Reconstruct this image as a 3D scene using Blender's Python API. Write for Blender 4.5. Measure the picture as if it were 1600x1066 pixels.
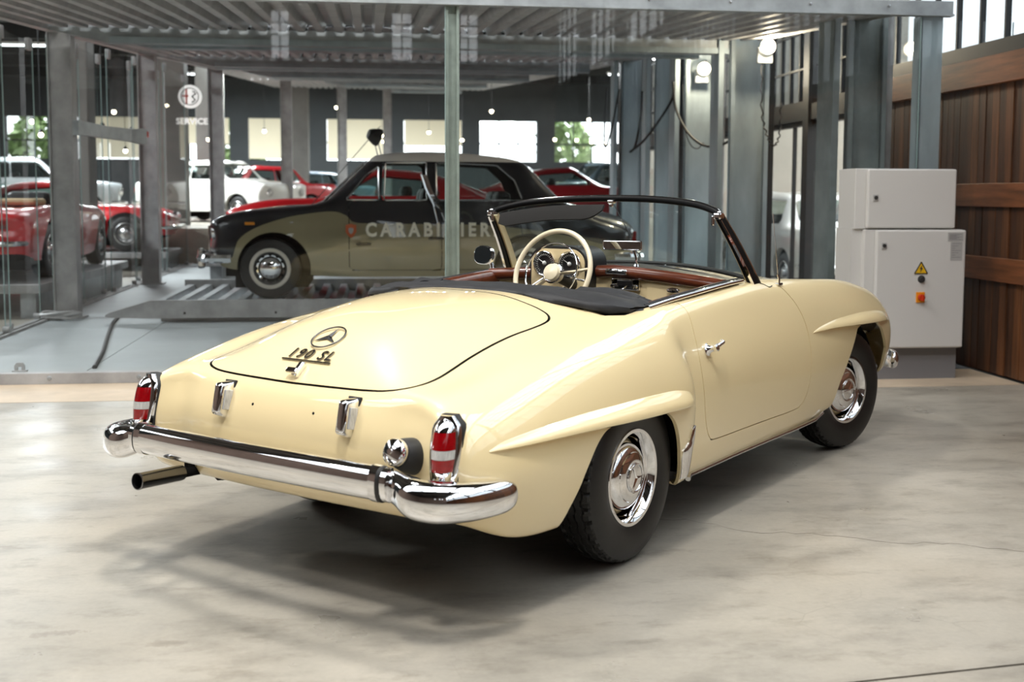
import bpy, bmesh, math, random
import numpy as np
from mathutils import Vector, Matrix
from mathutils.bvhtree import BVHTree

for _o in list(bpy.data.objects):
    bpy.data.objects.remove(_o)
SC = bpy.context.scene
COL = SC.collection
R = math.radians
random.seed(7)
RNG = np.random.RandomState(7)

# ------------------------------------------------------------------ camera
CAM = Vector((-3.69, -2.85, 1.355))
YAW, PIT, ROL, FPX = R(35.0), R(4.88), R(0.18), 1808.0
_f = Vector((math.cos(YAW) * math.cos(PIT), math.sin(YAW) * math.cos(PIT), -math.sin(PIT)))
_r = Vector((math.sin(YAW), -math.cos(YAW), 0))
_u = _r.cross(_f)
_r, _u = _r * math.cos(ROL) + _u * math.sin(ROL), _u * math.cos(ROL) - _r * math.sin(ROL)
cd = bpy.data.cameras.new('camera')
cam = bpy.data.objects.new('camera', cd)
COL.objects.link(cam)
cam.matrix_world = Matrix(((_r.x, _u.x, -_f.x, CAM.x), (_r.y, _u.y, -_f.y, CAM.y), (_r.z, _u.z, -_f.z, CAM.z), (0, 0, 0, 1)))
cd.sensor_fit = 'HORIZONTAL'
cd.sensor_width = 36
cd.lens = FPX / 1600 * 36
cd.shift_y = -73 / 1600
cd.clip_end = 300
cd.dof.use_dof = True
cd.dof.focus_distance = 5.0
cd.dof.aperture_fstop = 2.8
SC.camera = cam

# ------------------------------------------------------------------ world and light
W = bpy.data.worlds.new('sky')
SC.world = W
W.use_nodes = True
_bg = W.node_tree.nodes['Background']
_bg.inputs[0].default_value = (0.93, 0.965, 1.0, 1)
_bg.inputs[1].default_value = 3.6
SC.view_settings.view_transform = 'Standard'
SC.view_settings.look = 'None'
SC.view_settings.gamma = 1
SC.view_settings.use_curve_mapping = False
SC.view_settings.exposure = 0.24

# the garage stands at 42 degrees to the car: its own axes run u (right) and v (away) from below the camera
GROT = R(-48)
GO = Vector((CAM.x, CAM.y, 0))
GM = Matrix.Translation(GO) @ Matrix.Rotation(GROT, 4, 'Z')


def GP(u, v, z=0):
    return GM @ Vector((u, v, z))


# ------------------------------------------------------------------ materials
def mat(name, col, rough=0.5, metal=0.0, coat=0.0, spec=0.5, noise=0.0, nscale=8.0, bump=0.0, bscale=40.0, rvar=0.0, emit=None, estr=0.0, stretch=None, coat_rough=0.03, coat_ior=1.5):
    m = bpy.data.materials.new(name)
    m.use_nodes = True
    nt = m.node_tree
    b = nt.nodes['Principled BSDF']
    c = (col[0], col[1], col[2], 1)
    b.inputs['Base Color'].default_value = c
    b.inputs['Roughness'].default_value = rough
    b.inputs['Metallic'].default_value = metal
    b.inputs['Specular IOR Level'].default_value = spec
    b.inputs['Coat Weight'].default_value = coat
    b.inputs['Coat Roughness'].default_value = coat_rough
    b.inputs['Coat IOR'].default_value = coat_ior
    if emit:
        b.inputs['Emission Color'].default_value = (*emit, 1)
        b.inputs['Emission Strength'].default_value = estr
    L = nt.links.new
    if noise or bump or rvar:
        tc = nt.nodes.new('ShaderNodeTexCoord')
        mp = nt.nodes.new('ShaderNodeMapping')
        L(tc.outputs['Object'], mp.inputs[0])
        if stretch:
            mp.inputs['Scale'].default_value = stretch
        n = nt.nodes.new('ShaderNodeTexNoise')
        n.inputs['Scale'].default_value = nscale
        n.inputs['Detail'].default_value = 5
        n.inputs['Roughness'].default_value = 0.6
        L(mp.outputs[0], n.inputs[0])
        if noise:
            mr = nt.nodes.new('ShaderNodeMapRange')
            mr.inputs[1].default_value = 0.3
            mr.inputs[2].default_value = 0.7
            mr.inputs[3].default_value = 1 - noise
            mr.inputs[4].default_value = 1 + noise
            L(n.outputs[0], mr.inputs[0])
            vm = nt.nodes.new('ShaderNodeVectorMath')
            vm.operation = 'SCALE'
            vm.inputs[0].default_value = col[:3]
            L(mr.outputs[0], vm.inputs['Scale'])
            L(vm.outputs[0], b.inputs['Base Color'])
        if rvar:
            m2 = nt.nodes.new('ShaderNodeMapRange')
            m2.inputs[3].default_value = max(0, rough - rvar)
            m2.inputs[4].default_value = rough + rvar
            L(n.outputs[0], m2.inputs[0])
            L(m2.outputs[0], b.inputs['Roughness'])
        if bump:
            n2 = nt.nodes.new('ShaderNodeTexNoise')
            n2.inputs['Scale'].default_value = bscale
            n2.inputs['Detail'].default_value = 4
            L(mp.outputs[0], n2.inputs[0])
            bp = nt.nodes.new('ShaderNodeBump')
            bp.inputs['Strength'].default_value = bump
            bp.inputs['Distance'].default_value = 0.01
            L(n2.outputs[0], bp.inputs['Height'])
            L(bp.outputs[0], b.inputs['Normal'])
    return m


def glass(name, tint=(0.9, 0.96, 0.95), refl=1.0, rough=0.0, ior=1.5):
    m = bpy.data.materials.new(name)
    m.use_nodes = True
    nt = m.node_tree
    nt.nodes.clear()
    o = nt.nodes.new('ShaderNodeOutputMaterial')
    t = nt.nodes.new('ShaderNodeBsdfTransparent')
    t.inputs[0].default_value = (*tint, 1)
    g = nt.nodes.new('ShaderNodeBsdfGlossy')
    g.inputs[0].default_value = (refl, refl, refl, 1)
    g.inputs['Roughness'].default_value = rough
    fr = nt.nodes.new('ShaderNodeFresnel')
    gm = nt.nodes.new('ShaderNodeNewGeometry')
    mm = nt.nodes.new('ShaderNodeMath')
    mm.operation = 'MULTIPLY_ADD'
    mm.inputs[1].default_value = 1 / ior - ior
    mm.inputs[2].default_value = ior
    nt.links.new(gm.outputs['Backfacing'], mm.inputs[0])
    nt.links.new(mm.outputs[0], fr.inputs[0])
    mx = nt.nodes.new('ShaderNodeMixShader')
    L = nt.links.new
    L(fr.outputs[0], mx.inputs[0])
    L(t.outputs[0], mx.inputs[1])
    L(g.outputs[0], mx.inputs[2])
    L(mx.outputs[0], o.inputs[0])
    return m


def srgb(r, g, b):
    return tuple(((c / 255) / 12.92 if c / 255 <= 0.04045 else ((c / 255 + 0.055) / 1.055) ** 2.4) for c in (r, g, b))


M = {}
M['cream'] = mat('cream_paint', srgb(239, 218, 170), 0.35, coat=1.0, spec=0.25, coat_rough=.015, coat_ior=1.75)
M['chrome'] = mat('chrome', (0.86, 0.86, 0.87), 0.045, metal=1)
M['steel'] = mat('brushed_steel', (0.62, 0.62, 0.62), 0.25, metal=1)
M['dim_chrome'] = mat('chrome_dark_reflection', (0.22, 0.21, 0.20), 0.22, metal=1)  # emblem chrome, its dark reflections put into the metal colour
M['dark_chrome'] = mat('exhaust_chrome', (0.26, 0.26, 0.27), 0.22, metal=1)
M['rubber'] = mat('black_rubber', (0.012, 0.012, 0.012), 0.55)
M['tyre'] = mat('tyre_rubber', (0.009, 0.0085, 0.008), 0.45, noise=0.25, nscale=30, bump=0.05, bscale=300)
M['black'] = mat('black_void', (0.006, 0.006, 0.006), 0.8, spec=0.1)
M['black_gloss'] = mat('black_lacquer', (0.004, 0.004, 0.0045), 0.45, spec=.12)
M['fabric'] = mat('black_canvas', (0.014, 0.014, 0.016), 0.62, spec=0.4, noise=0.3, nscale=25, bump=0.1, bscale=500)
M['leather_black'] = mat('black_leather', (0.010, 0.010, 0.011), 0.45, bump=0.1, bscale=200)
M['leather_brown'] = mat('brown_wood_trim', srgb(88, 40, 20), 0.28, coat=0.5, noise=0.35, nscale=6, stretch=(6, 1, 10))
M['ivory'] = mat('ivory_plastic', srgb(226, 212, 182), 0.3, coat=0.4)
M['cream_trim'] = mat('cream_interior', srgb(226, 205, 160), 0.45, coat=0.2)
M['red_lens'] = mat('red_lens', srgb(138, 4, 12), 0.08, coat=1.0, noise=0.2, nscale=60)
M['clear_lens'] = mat('clear_lens', srgb(190, 188, 184), 0.1, coat=1.0, noise=0.3, nscale=120, stretch=(1, 6, 0.2))
M['glass'] = glass('window_glass')
M['glass_dark'] = glass('car_glass', (0.75, 0.82, 0.80))
M['mirror'] = mat('mirror', (0.9, 0.9, 0.9), 0.01, metal=1)
M['gauge'] = mat('gauge_black', (0.01, 0.01, 0.012), 0.3, coat=0.8)
M['white'] = mat('white_mark', (0.8, 0.8, 0.78), 0.5)
M['carpet'] = mat('dark_carpet', (0.012, 0.011, 0.010), 0.9, bump=0.2, bscale=400)


# ------------------------------------------------------------------ mesh helpers
class MB:
    def __init__(s):
        s.v, s.f, s.sm, s.mi = [], [], [], []

    def add(s, vs, fs, smooth=False, mi=0):
        o = len(s.v)
        s.v += [tuple(v) for v in vs]
        s.f += [tuple(i + o for i in f) for f in fs]
        s.sm += [smooth] * len(fs)
        s.mi += [mi] * len(fs)
        return s

    def box(s, c, d, bev=0.0, rot=None, mi=0):
        bm = bmesh.new()
        bmesh.ops.create_cube(bm, size=1)
        bmesh.ops.scale(bm, vec=d, verts=bm.verts)
        if bev:
            bmesh.ops.bevel(bm, geom=list(bm.edges), offset=bev, segments=2, profile=0.5, affect='EDGES')
        mtx = Matrix.Translation(c)
        if rot is not None:
            mtx = mtx @ (rot if isinstance(rot, Matrix) else Matrix.Rotation(rot, 4, 'Z'))
        bmesh.ops.transform(bm, matrix=mtx, verts=bm.verts)
        bm.verts.index_update()
        s.add([v.co for v in bm.verts], [[v.index for v in f.verts] for f in bm.faces], False, mi)
        bm.free()
        return s

    def bar(s, p0, p1, w, h, bev=0.0, up=(0, 0, 1), mi=0):
        p0, p1 = Vector(p0), Vector(p1)
        x = (p1 - p0)
        L = x.length
        x.normalize()
        y = Vector(up).cross(x)
        if y.length < 1e-4:
            y = Vector((1, 0, 0)).cross(x)
        y.normalize()
        z = x.cross(y)
        m = Matrix((x, y, z)).transposed().to_4x4()
        return s.box((p0 + p1) / 2, (L, w, h), bev, m, mi)

    def loft(s, secs, closed=True, caps=True, loop=False, smooth=True, mi=0):
        n = len(secs[0])
        vs = [p for sec in secs for p in sec]
        fs = []
        K = len(secs)
        for i in range(K if loop else K - 1):
            a, b = i * n, ((i + 1) % K) * n
            for j in range(n if closed else n - 1):
                k = (j + 1) % n
                fs.append((a + j, a + k, b + k, b + j))
        s.add(vs, fs, smooth, mi)
        if caps and not loop and closed:
            s.add(secs[0], [tuple(range(n))[::-1]], False, mi)
            s.add(secs[-1], [tuple(range(n))], False, mi)
        return s

    def tube(s, path, r, n=10, loop=False, caps=True, mi=0, flat=1.0, up=None):
        P = [Vector(p) for p in path]
        K = len(P)
        rs = r if hasattr(r, '__len__') else [r] * K
        secs = []
        ref = Vector(up) if up else None
        pv = None
        for i in range(K):
            if loop:
                t = P[(i + 1) % K] - P[i - 1]
            else:
                t = P[min(i + 1, K - 1)] - P[max(i - 1, 0)]
            t.normalize()
            if ref is not None:
                a = ref.cross(t)
            elif pv is None:
                a = Vector((0, 0, 1)).cross(t)
                if a.length < 1e-3:
                    a = Vector((1, 0, 0)).cross(t)
            else:
                a = pv - t * pv.dot(t)
            a.normalize()
            pv = a
            b = t.cross(a)
            secs.append([P[i] + (a * math.cos(q) + b * math.sin(q) * flat) * rs[i] for q in [2 * math.pi * k / n for k in range(n)]])
        return s.loft(secs, True, caps, loop, True, mi)

    def lathe(s, prof, n=32, mtx=None, mi=0, smooth=True, a0=0, a1=2 * math.pi):
        """profile of (radius, height along local y axis)"""
        mtx = mtx or Matrix()
        full = abs(a1 - a0 - 2 * math.pi) < 1e-6
        secs = []
        for k in range(n if full else n + 1):
            q = a0 + (a1 - a0) * k / n
            secs.append([mtx @ Vector((r * math.cos(q), h, r * math.sin(q))) for r, h in prof])
        return s.loft(secs, False, False, full, smooth, mi)

    def prism(s, poly, d, mtx=None, mi=0):
        """polygon in local xz, thickness d along y"""
        mtx = mtx or Matrix()
        n = len(poly)
        a = [mtx @ Vector((x, -d / 2, z)) for x, z in poly]
        b = [mtx @ Vector((x, d / 2, z)) for x, z in poly]
        s.add(a + b, [tuple(range(n))[::-1], tuple(range(n, 2 * n))] + [(i, (i + 1) % n, (i + 1) % n + n, i + n) for i in range(n)][::1], False, mi)
        return s

    def sphere(s, c, r, n=16, m=8, mi=0, sc=(1, 1, 1)):
        vs, fs = [], []
        for i in range(m + 1):
            t = math.pi * i / m
            for j in range(n):
                p = 2 * math.pi * j / n
                vs.append((c[0] + r * sc[0] * math.sin(t) * math.cos(p), c[1] + r * sc[1] * math.sin(t) * math.sin(p), c[2] + r * sc[2] * math.cos(t)))
        for i in range(m):
            for j in range(n):
                k = (j + 1) % n
                fs.append((i * n + j, (i + 1) * n + j, (i + 1) * n + k, i * n + k))
        return s.add(vs, fs, True, mi)

    def mesh(s, name, mats):
        me = bpy.data.meshes.new(name)
        me.from_pydata(s.v, [], s.f)
        me.validate()
        if len(me.polygons) == len(s.f):
            me.polygons.foreach_set('use_smooth', s.sm)
            me.polygons.foreach_set('material_index', s.mi)
        bm = bmesh.new()
        bm.from_mesh(me)
        bmesh.ops.remove_doubles(bm, verts=bm.verts, dist=1e-5)
        bmesh.ops.recalc_face_normals(bm, faces=bm.faces)
        for e in bm.edges:
            if len(e.link_faces) == 2 and e.calc_face_angle(0) > 0.7:
                e.smooth = False
        bm.to_mesh(me)
        bm.free()
        for m in mats:
            me.materials.append(m)
        return me


def link(name, me, parent=None, loc=None, rotz=0):
    o = bpy.data.objects.new(name, me)
    COL.objects.link(o)
    if parent is not None:
        o.parent = parent
    if loc is not None:
        o.location = loc
    if rotz:
        o.rotation_euler = (0, 0, rotz)
    return o


def obj(name, mb, m, parent=None, loc=None, rotz=0, label=None):
    ms = m if isinstance(m, (list, tuple)) else [m]
    o = link(name, mb.mesh(name, ms), parent, loc, rotz)
    if label:
        o['label'] = label
    return o


def tag(o, label, cat, group=None):
    o['label'] = label
    o['category'] = cat
    if group:
        o['group'] = group
    return o


def thing(name, label, cat, loc=(0, 0, 0), rotz=0, group=None):
    o = bpy.data.objects.new(name, None)
    COL.objects.link(o)
    o.empty_display_size = 0.1
    o.location = loc
    o.rotation_euler = (0, 0, rotz)
    return tag(o, label, cat, group)


def struct(o):
    o['kind'] = 'structure'
    return o


def copy_tree(o, parent=None):
    c = o.copy()
    COL.objects.link(c)
    if parent is not None:
        c.parent = parent
    for ch in list(o.children):
        copy_tree(ch, c)
    return c


def text_mesh(txt, size, extrude=0.0, offset=0.0, spacing=1.0, shear=0.0):
    """lettering as (verts, faces), centred, in local xy"""
    cu = bpy.data.curves.new('t', 'FONT')
    cu.body = txt
    cu.size = size
    cu.extrude = extrude
    cu.offset = offset
    cu.space_character = spacing
    cu.shear = shear
    cu.align_x = 'CENTER'
    cu.align_y = 'CENTER'
    cu.resolution_u = 3
    o = bpy.data.objects.new('t', cu)
    COL.objects.link(o)
    dg = bpy.context.evaluated_depsgraph_get()
    me = o.evaluated_get(dg).to_mesh()
    vs = [v.co.copy() for v in me.vertices]
    fs = [tuple(p.vertices) for p in me.polygons]
    o.evaluated_get(dg).to_mesh_clear()
    bpy.data.objects.remove(o)
    bpy.data.curves.remove(cu)
    return vs, fs


def spl(knots, xs):
    """smooth interpolation through (x, value...) knots"""
    K = np.array(knots, float)
    x = K[:, 0]
    out = []
    for c in range(1, K.shape[1]):
        y = K[:, c]
        d = np.diff(y) / np.diff(x)
        m = np.zeros(len(x))
        m[0], m[-1] = d[0], d[-1]
        for i in range(1, len(x) - 1):
            if d[i - 1] * d[i] > 0:
                w1 = 2 * (x[i + 1] - x[i]) + (x[i] - x[i - 1])
                w2 = (x[i + 1] - x[i]) + 2 * (x[i] - x[i - 1])
                m[i] = (w1 + w2) / (w1 / d[i - 1] + w2 / d[i])
        q = np.clip(np.asarray(xs, float), x[0], x[-1])
        k = np.clip(np.searchsorted(x, q, side='right') - 1, 0, len(x) - 2)
        h = x[k + 1] - x[k]
        t = (q - x[k]) / h
        out.append((2 * t**3 - 3 * t**2 + 1) * y[k] + (t**3 - 2 * t**2 + t) * h * m[k] + (-2 * t**3 + 3 * t**2) * y[k + 1] + (t**3 - t**2) * h * m[k + 1])
    return np.array(out).T


def catmull(pts, n=6, loop=False):
    P = [Vector(p) for p in pts]
    K = len(P)
    out = []
    for i in range(K if loop else K - 1):
        if loop:
            a, b, c, d = P[i - 1], P[i], P[(i + 1) % K], P[(i + 2) % K]
        else:
            b, c = P[i], P[i + 1]
            a = P[i - 1] if i else b * 2 - c
            d = P[i + 2] if i + 2 < K else c * 2 - b
        for k in range(n):
            t = k / n
            out.append(0.5 * ((2 * b) + (c - a) * t + (2 * a - 5 * b + 4 * c - d) * t * t + (3 * b - a - 3 * c + d) * t**3))
    if not loop:
        out.append(P[-1])
    return out


# ------------------------------------------------------------------ car-body helpers
def sd_poly(p, poly, r=0.0):
    """signed distance of (N,2) points to a polygon, rounded out by r"""
    P = np.array(poly, float)
    d = np.full(len(p), 1e9)
    s = np.ones(len(p))
    n = len(P)
    j = n - 1
    for i in range(n):
        e = P[j] - P[i]
        w = p - P[i]
        t = np.clip((w @ e) / (e @ e), 0, 1)
        b = w - t[:, None] * e
        d = np.minimum(d, (b * b).sum(1))
        c1 = p[:, 1] >= P[i, 1]
        c2 = p[:, 1] < P[j, 1]
        c3 = e[0] * w[:, 1] > e[1] * w[:, 0]
        fl = (c1 & c2 & c3) | (~c1 & ~c2 & ~c3)
        s = np.where(fl, -s, s)
        j = i
    return s * np.sqrt(d) - r


def co_array(bm):
    return np.array([v.co[:] for v in bm.verts]) if len(bm.verts) else np.zeros((0, 3))


def cut(bm, f):
    """split the faces of bm along f = 0"""
    bm.verts.ensure_lookup_table()
    bm.verts.index_update()
    C = co_array(bm)
    val = f(C)
    eps = 2e-4
    es, A, B = [], [], []
    for e in bm.edges:
        a, b = e.verts[0].index, e.verts[1].index
        if val[a] * val[b] < 0 and abs(val[a]) > eps and abs(val[b]) > eps:
            es.append(e)
            A.append(a)
            B.append(b)
    on = {bm.verts[i] for i in np.where(np.abs(val) <= eps)[0]}
    if es:
        lo, hi = np.zeros(len(es)), np.ones(len(es))
        sa = np.sign(val[A])
        ca, cb = C[A], C[B]
        for _ in range(14):
            mid = (lo + hi) / 2
            fm = f(ca + (cb - ca) * mid[:, None])
            same = np.sign(fm) == sa
            lo = np.where(same, mid, lo)
            hi = np.where(same, hi, mid)
        v0 = [bm.verts[a] for a in A]
        for e, v, t in zip(es, v0, (lo + hi) / 2):
            ne, nv = bmesh.utils.edge_split(e, v, float(t))
            on.add(nv)
    faces = {fc for v in on for fc in v.link_faces}
    for fc in faces:
        if not fc.is_valid:
            continue
        vs = [v for v in fc.verts if v in on]
        if len(vs) == 2:
            if not any(set(e.verts) == set(vs) for e in fc.edges):
                try:
                    bmesh.utils.face_split(fc, vs[0], vs[1])
                except ValueError:
                    pass
        elif len(vs) > 2:
            bmesh.ops.connect_verts(bm, verts=vs, faces_exclude=[x for v in vs for x in v.link_faces if x is not fc])


def face_vals(bm, f):
    fl = list(bm.faces)
    return fl, f(np.array([fc.calc_center_median()[:] for fc in fl]))


def drop(bm, faces):
    bmesh.ops.delete(bm, geom=faces, context='FACES')


def flange(bm, f, depth, mi=None, direction=None):
    """turn the open border lying on f = 0 inwards"""
    bm.normal_update()
    bm.verts.index_update()
    val = np.abs(f(co_array(bm)))
    es = [e for e in bm.edges if e.is_boundary and val[e.verts[0].index] < 4e-3 and val[e.verts[1].index] < 4e-3]
    if not es:
        return
    nor = {v: v.normal.copy() for e in es for v in e.verts}
    vkeep = {v: v.co.copy() for v in nor}
    r = bmesh.ops.extrude_edge_only(bm, edges=es)
    nv = [g for g in r['geom'] if isinstance(g, bmesh.types.BMVert)]
    lookup = {}
    for v in nor:
        for e in v.link_edges:
            o = e.other_vert(v)
            if o in nv and (o.co - v.co).length < 1e-7:
                lookup[o] = v
    for o, v in lookup.items():
        d = -nor[v] if direction is None else direction(v.co)
        o.co = v.co + d * depth
    for g in r['geom']:
        if isinstance(g, bmesh.types.BMFace):
            g.smooth = True
            if mi is not None:
                g.material_index = mi
    for e in es:
        if e.is_valid:
            e.smooth = False


def take(bm, f, gap, inside_depth=0.015, mi=None):
    """cut the region f < 0 out of bm with a gap; returns it as a new bmesh"""
    fi = lambda p: f(p) + gap
    fo = lambda p: f(p) - gap
    cut(bm, fi)
    cut(bm, fo)
    fl, v = face_vals(bm, f)
    new = bm.copy()
    nfl, nv = face_vals(new, f)
    drop(new, [q for q, x in zip(nfl, nv) if x > -gap])
    drop(bm, [q for q, x in zip(fl, v) if x < gap])
    flange(new, fi, inside_depth, mi)
    flange(bm, fo, inside_depth, mi)
    return new


def bm_obj(name, bm, mats, parent=None, label=None):
    me = bpy.data.meshes.new(name)
    bm.normal_update()
    bm.to_mesh(me)
    bm.free()
    for m in mats:
        me.materials.append(m)
    o = link(name, me, parent)
    if label:
        o['label'] = label
    return o


def body_surface(top, tail, side, nose, level):
    """car skin from a half table of points that lie ON the skin.
    top[i][j] : stations tail to nose, j from the centre line out to the fender crest
    tail[j][r], side[i][r], nose[j][r] : rows below that edge"""
    n = len(top) - 1
    m = len(top[0]) - 1
    Rr = len(tail[0])
    V, F = [], []
    idx = {}

    def vert(p, s, key):
        if abs(p[1]) < 1e-6:
            s = 0
        k = (key, s)
        if k not in idx:
            idx[k] = len(V)
            V.append((p[0], p[1] * (s if s else 1), p[2]))
        return idx[k]
    for s in (1, -1):
        def t(i, j):
            return vert(top[i][j], s, ('t', i, j))
        path = [(('tail', j), t(0, j), tail[j]) for j in range(m + 1)] + [(('side', i), t(i, m), side[i - 1]) for i in range(1, n)] + [(('nose', j), t(n, j), nose[j]) for j in range(m, -1, -1)]
        quads = [(t(i, j), t(i, j + 1), t(i + 1, j + 1), t(i + 1, j)) for i in range(n) for j in range(m)]
        cols = [[c[1]] + [vert(c[2][r], s, (c[0], r)) for r in range(Rr)] for c in path]
        for a, b in zip(cols, cols[1:]):
            for r in range(Rr):
                quads.append((a[r], a[r + 1], b[r + 1], b[r]))
        F += [q if s > 0 else q[::-1] for q in quads]
    tgt = np.array(V)
    me = bpy.data.meshes.new('skin')
    me.from_pydata(V, [], F)
    o = bpy.data.objects.new('skin', me)
    COL.objects.link(o)
    md = o.modifiers.new('s', 'SUBSURF')
    md.levels = 1
    md.use_limit_surface = True
    md.boundary_smooth = 'ALL'
    cage = tgt.copy()
    for _ in range(9):
        me.vertices.foreach_set('co', cage.ravel())
        me.update()
        dg = bpy.context.evaluated_depsgraph_get()
        ev = o.evaluated_get(dg).data
        a = np.zeros(len(ev.vertices) * 3)
        ev.vertices.foreach_get('co', a)
        cage += 0.8 * (tgt - a.reshape(-1, 3)[:len(V)])
    me.vertices.foreach_set('co', cage.ravel())
    me.update()
    md.levels = level
    dg = bpy.context.evaluated_depsgraph_get()
    bm = bmesh.new()
    bm.from_mesh(o.evaluated_get(dg).data)
    bpy.data.objects.remove(o)
    bpy.data.meshes.remove(me)
    for fc in bm.faces:
        fc.smooth = True
    bm.normal_update()
    bm.faces.ensure_lookup_table()
    topf = max(bm.faces, key=lambda q: q.calc_center_median().z)
    if topf.normal.z < 0:
        bmesh.ops.reverse_faces(bm, faces=list(bm.faces))
        bm.normal_update()
    return bm

# ================================================================== the cream roadster (car axes = world axes: x forward, y left)
car = thing('roadster', 'cream vintage roadster with its black soft top folded down, parked on the concrete', 'car')


def roadster_tables():
    # x, zc, z.25, z.45, z.57, crest w z, r1 (dx w z), r2, r3, r4, r5
    T = [
        (-0.72, .862, .85, .785, .757, .675, .752, (0, .78, .69), (0, .838, .57), (0, .845, .44), (0, .805, .290), (0, .765, .268)),
        (-0.42, .945, .930, .860, .831, .69, .812, (0, .797, .748), (0, .857, .60), (0, .862, .44), (0, .83, .275), (0, .79, .255)),
        (-0.12, .975, .963, .912, .880, .70, .850, (0, .808, .78), (0, .866, .62), (0, .868, .45), (0, .84, .262), (0, .80, .245)),
        (0.12, .978, .970, .935, .908, .70, .876, (0, .806, .797), (0, .866, .63), (0, .868, .45), (0, .842, .255), (0, .80, .24)),
        (0.31, .985, .98, .952, .928, .70, .894, (-.03, .797, .812), (.055, .860, .64), (.075, .862, .45), (.07, .838, .255), (.04, .80, .24)),
        (0.375, 1.00, .99, .960, .936, .70, .901, (.005, .782, .822), (.065, .824, .645), (.075, .828, .455), (.07, .812, .255), (.04, .77, .24)),
        (0.50, 1.00, .99, .963, .94, .70, .908, (.02, .764, .832), (.035, .815, .655), (.045, .822, .46), (.04, .805, .25), (0, .76, .235)),
        (0.90, 1.00, .99, .970, .95, .70, .928, (0, .758, .842), (0, .812, .66), (0, .82, .46), (0, .80, .25), (0, .76, .235)),
        (1.35, 1.00, .992, .975, .962, .705, .950, (0, .768, .855), (0, .816, .67), (0, .825, .46), (0, .802, .25), (0, .76, .235)),
        (1.75, .985, .978, .955, .938, .705, .946, (0, .79, .855), (0, .835, .68), (0, .845, .47), (0, .812, .262), (0, .77, .25)),
        (2.10, .955, .948, .913, .888, .705, .930, (0, .80, .842), (0, .855, .685), (0, .86, .49), (0, .83, .30), (0, .79, .29)),
        (2.45, .915, .905, .863, .838, .705, .905, (0, .808, .818), (0, .865, .675), (0, .868, .50), (0, .845, .34), (0, .80, .33)),
        (2.78, .85, .84, .80, .778, .70, .852, (0, .808, .77), (0, .860, .645), (0, .86, .50), (0, .83, .37), (0, .79, .36)),
        (3.00, .77, .765, .74, .722, .69, .785, (0, .79, .715), (0, .832, .615), (0, .83, .50), (0, .80, .39), (0, .76, .38)),
    ]
    ws = (0, .25, .45, .57)
    top, side = [], []
    # the tail edge
    top.append([(-.900, 0, .738), (-.899, .25, .736), (-.895, .45, .731), (-.896, .565, .724), (-.903, .662, .708)])
    for t in T:
        top.append([(t[0], w, z) for w, z in zip(ws, t[1:5])] + [(t[0], t[5], t[6])])
        side.append([(t[0] + a[0], a[1], a[2]) for a in t[7:12]])
    top.append([(3.10, 0, .68), (3.10, .25, .68), (3.09, .45, .67), (3.075, .57, .665), (3.06, .655, .69)])
    xt = [(-.958, .665), (-.992, .56), (-.985, .44), (-.95, .342), (-.90, .334)]
    tail = [[(x + d, w * k, z) for (x, z), k in zip(xt, (1, 1, 1, 1, .98))] for w, d in ((0, 0), (.25, .003), (.45, .012), (.575, .022))]
    tail.append([(-.950, .728, .645), (-.962, .765, .545), (-.950, .766, .435), (-.912, .722, .345), (-.865, .68, .335)])
    nose = [[(3.14, w, .62), (3.16, w, .54), (3.14, w, .47), (3.10, w, .41), (3.05, w, .40)] for w in (0, .25, .45, .57)]
    nose.append([(3.11, .71, .64), (3.12, .735, .57), (3.10, .73, .49), (3.06, .70, .42), (3.02, .66, .41)])
    return top, tail, side, nose


skin = body_surface(*roadster_tables(), 4)
XZ = lambda p: p[:, [0, 2]]
XW = lambda p: np.c_[p[:, 0], np.abs(p[:, 1])]
SKIN = BVHTree.FromBMesh(skin)


def on_side(x, z, s=-1):
    """point and normal of the skin seen from the side s"""
    h = SKIN.ray_cast(Vector((x, s * 2, z)), Vector((0, -s, 0)))
    if h[0] is None:
        h = SKIN.find_nearest(Vector((x, s * .9, z)))
    return h[0], (h[1] if h[1].y * s > 0 else -h[1])


def on_top(x, y):
    h = SKIN.ray_cast(Vector((x, y, 3)), Vector((0, 0, -1)))
    if h[0] is None:
        h = SKIN.find_nearest(Vector((x, y, 1)))
    return h[0], (h[1] if h[1].z > 0 else -h[1])


def on_tail(y, z):
    h = SKIN.ray_cast(Vector((-3, y, z)), Vector((1, 0, 0)))
    if h[0] is None or h[0].x > -.85:
        h = SKIN.find_nearest(Vector((-1.05, y, z)))
    return h[0], (h[1] if h[1].x < 0 else -h[1])


COCK = [(0.13, .02), (0.13, .60), (0.20, .64), (1.28, .655), (1.42, .50), (1.50, .25), (1.52, .02), (1.52, -.1), (.13, -.1)]


def f_cock(p):
    q = XW(p)
    return np.where(p[:, 2] > .8, sd_poly(q, COCK, .02), 1.0)


ARCH_R = [(p.x, p.y) for p in catmull([(-.56, .0, 0), (-.53, .20, 0), (-.49, .30, 0), (-.442, .375, 0), (-.398, .45, 0), (-.335, .525, 0), (-.24, .562, 0), (0, .566, 0), (.12, .555, 0), (.205, .515, 0), (.262, .44, 0), (.298, .34, 0), (.318, .25, 0), (.33, .0, 0)], 4)]
ARCH_F = [(1.97, .0), (2.13, .39), (2.33, .645), (2.42, .665), (2.62, .665), (2.73, .61), (2.83, .50), (2.87, .0)]


def f_arch(p):
    q = XZ(p)
    d = np.minimum(sd_poly(q, ARCH_R), sd_poly(q, ARCH_F, .02))
    return np.where(np.abs(p[:, 1]) > .55, d, 1.0)


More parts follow.
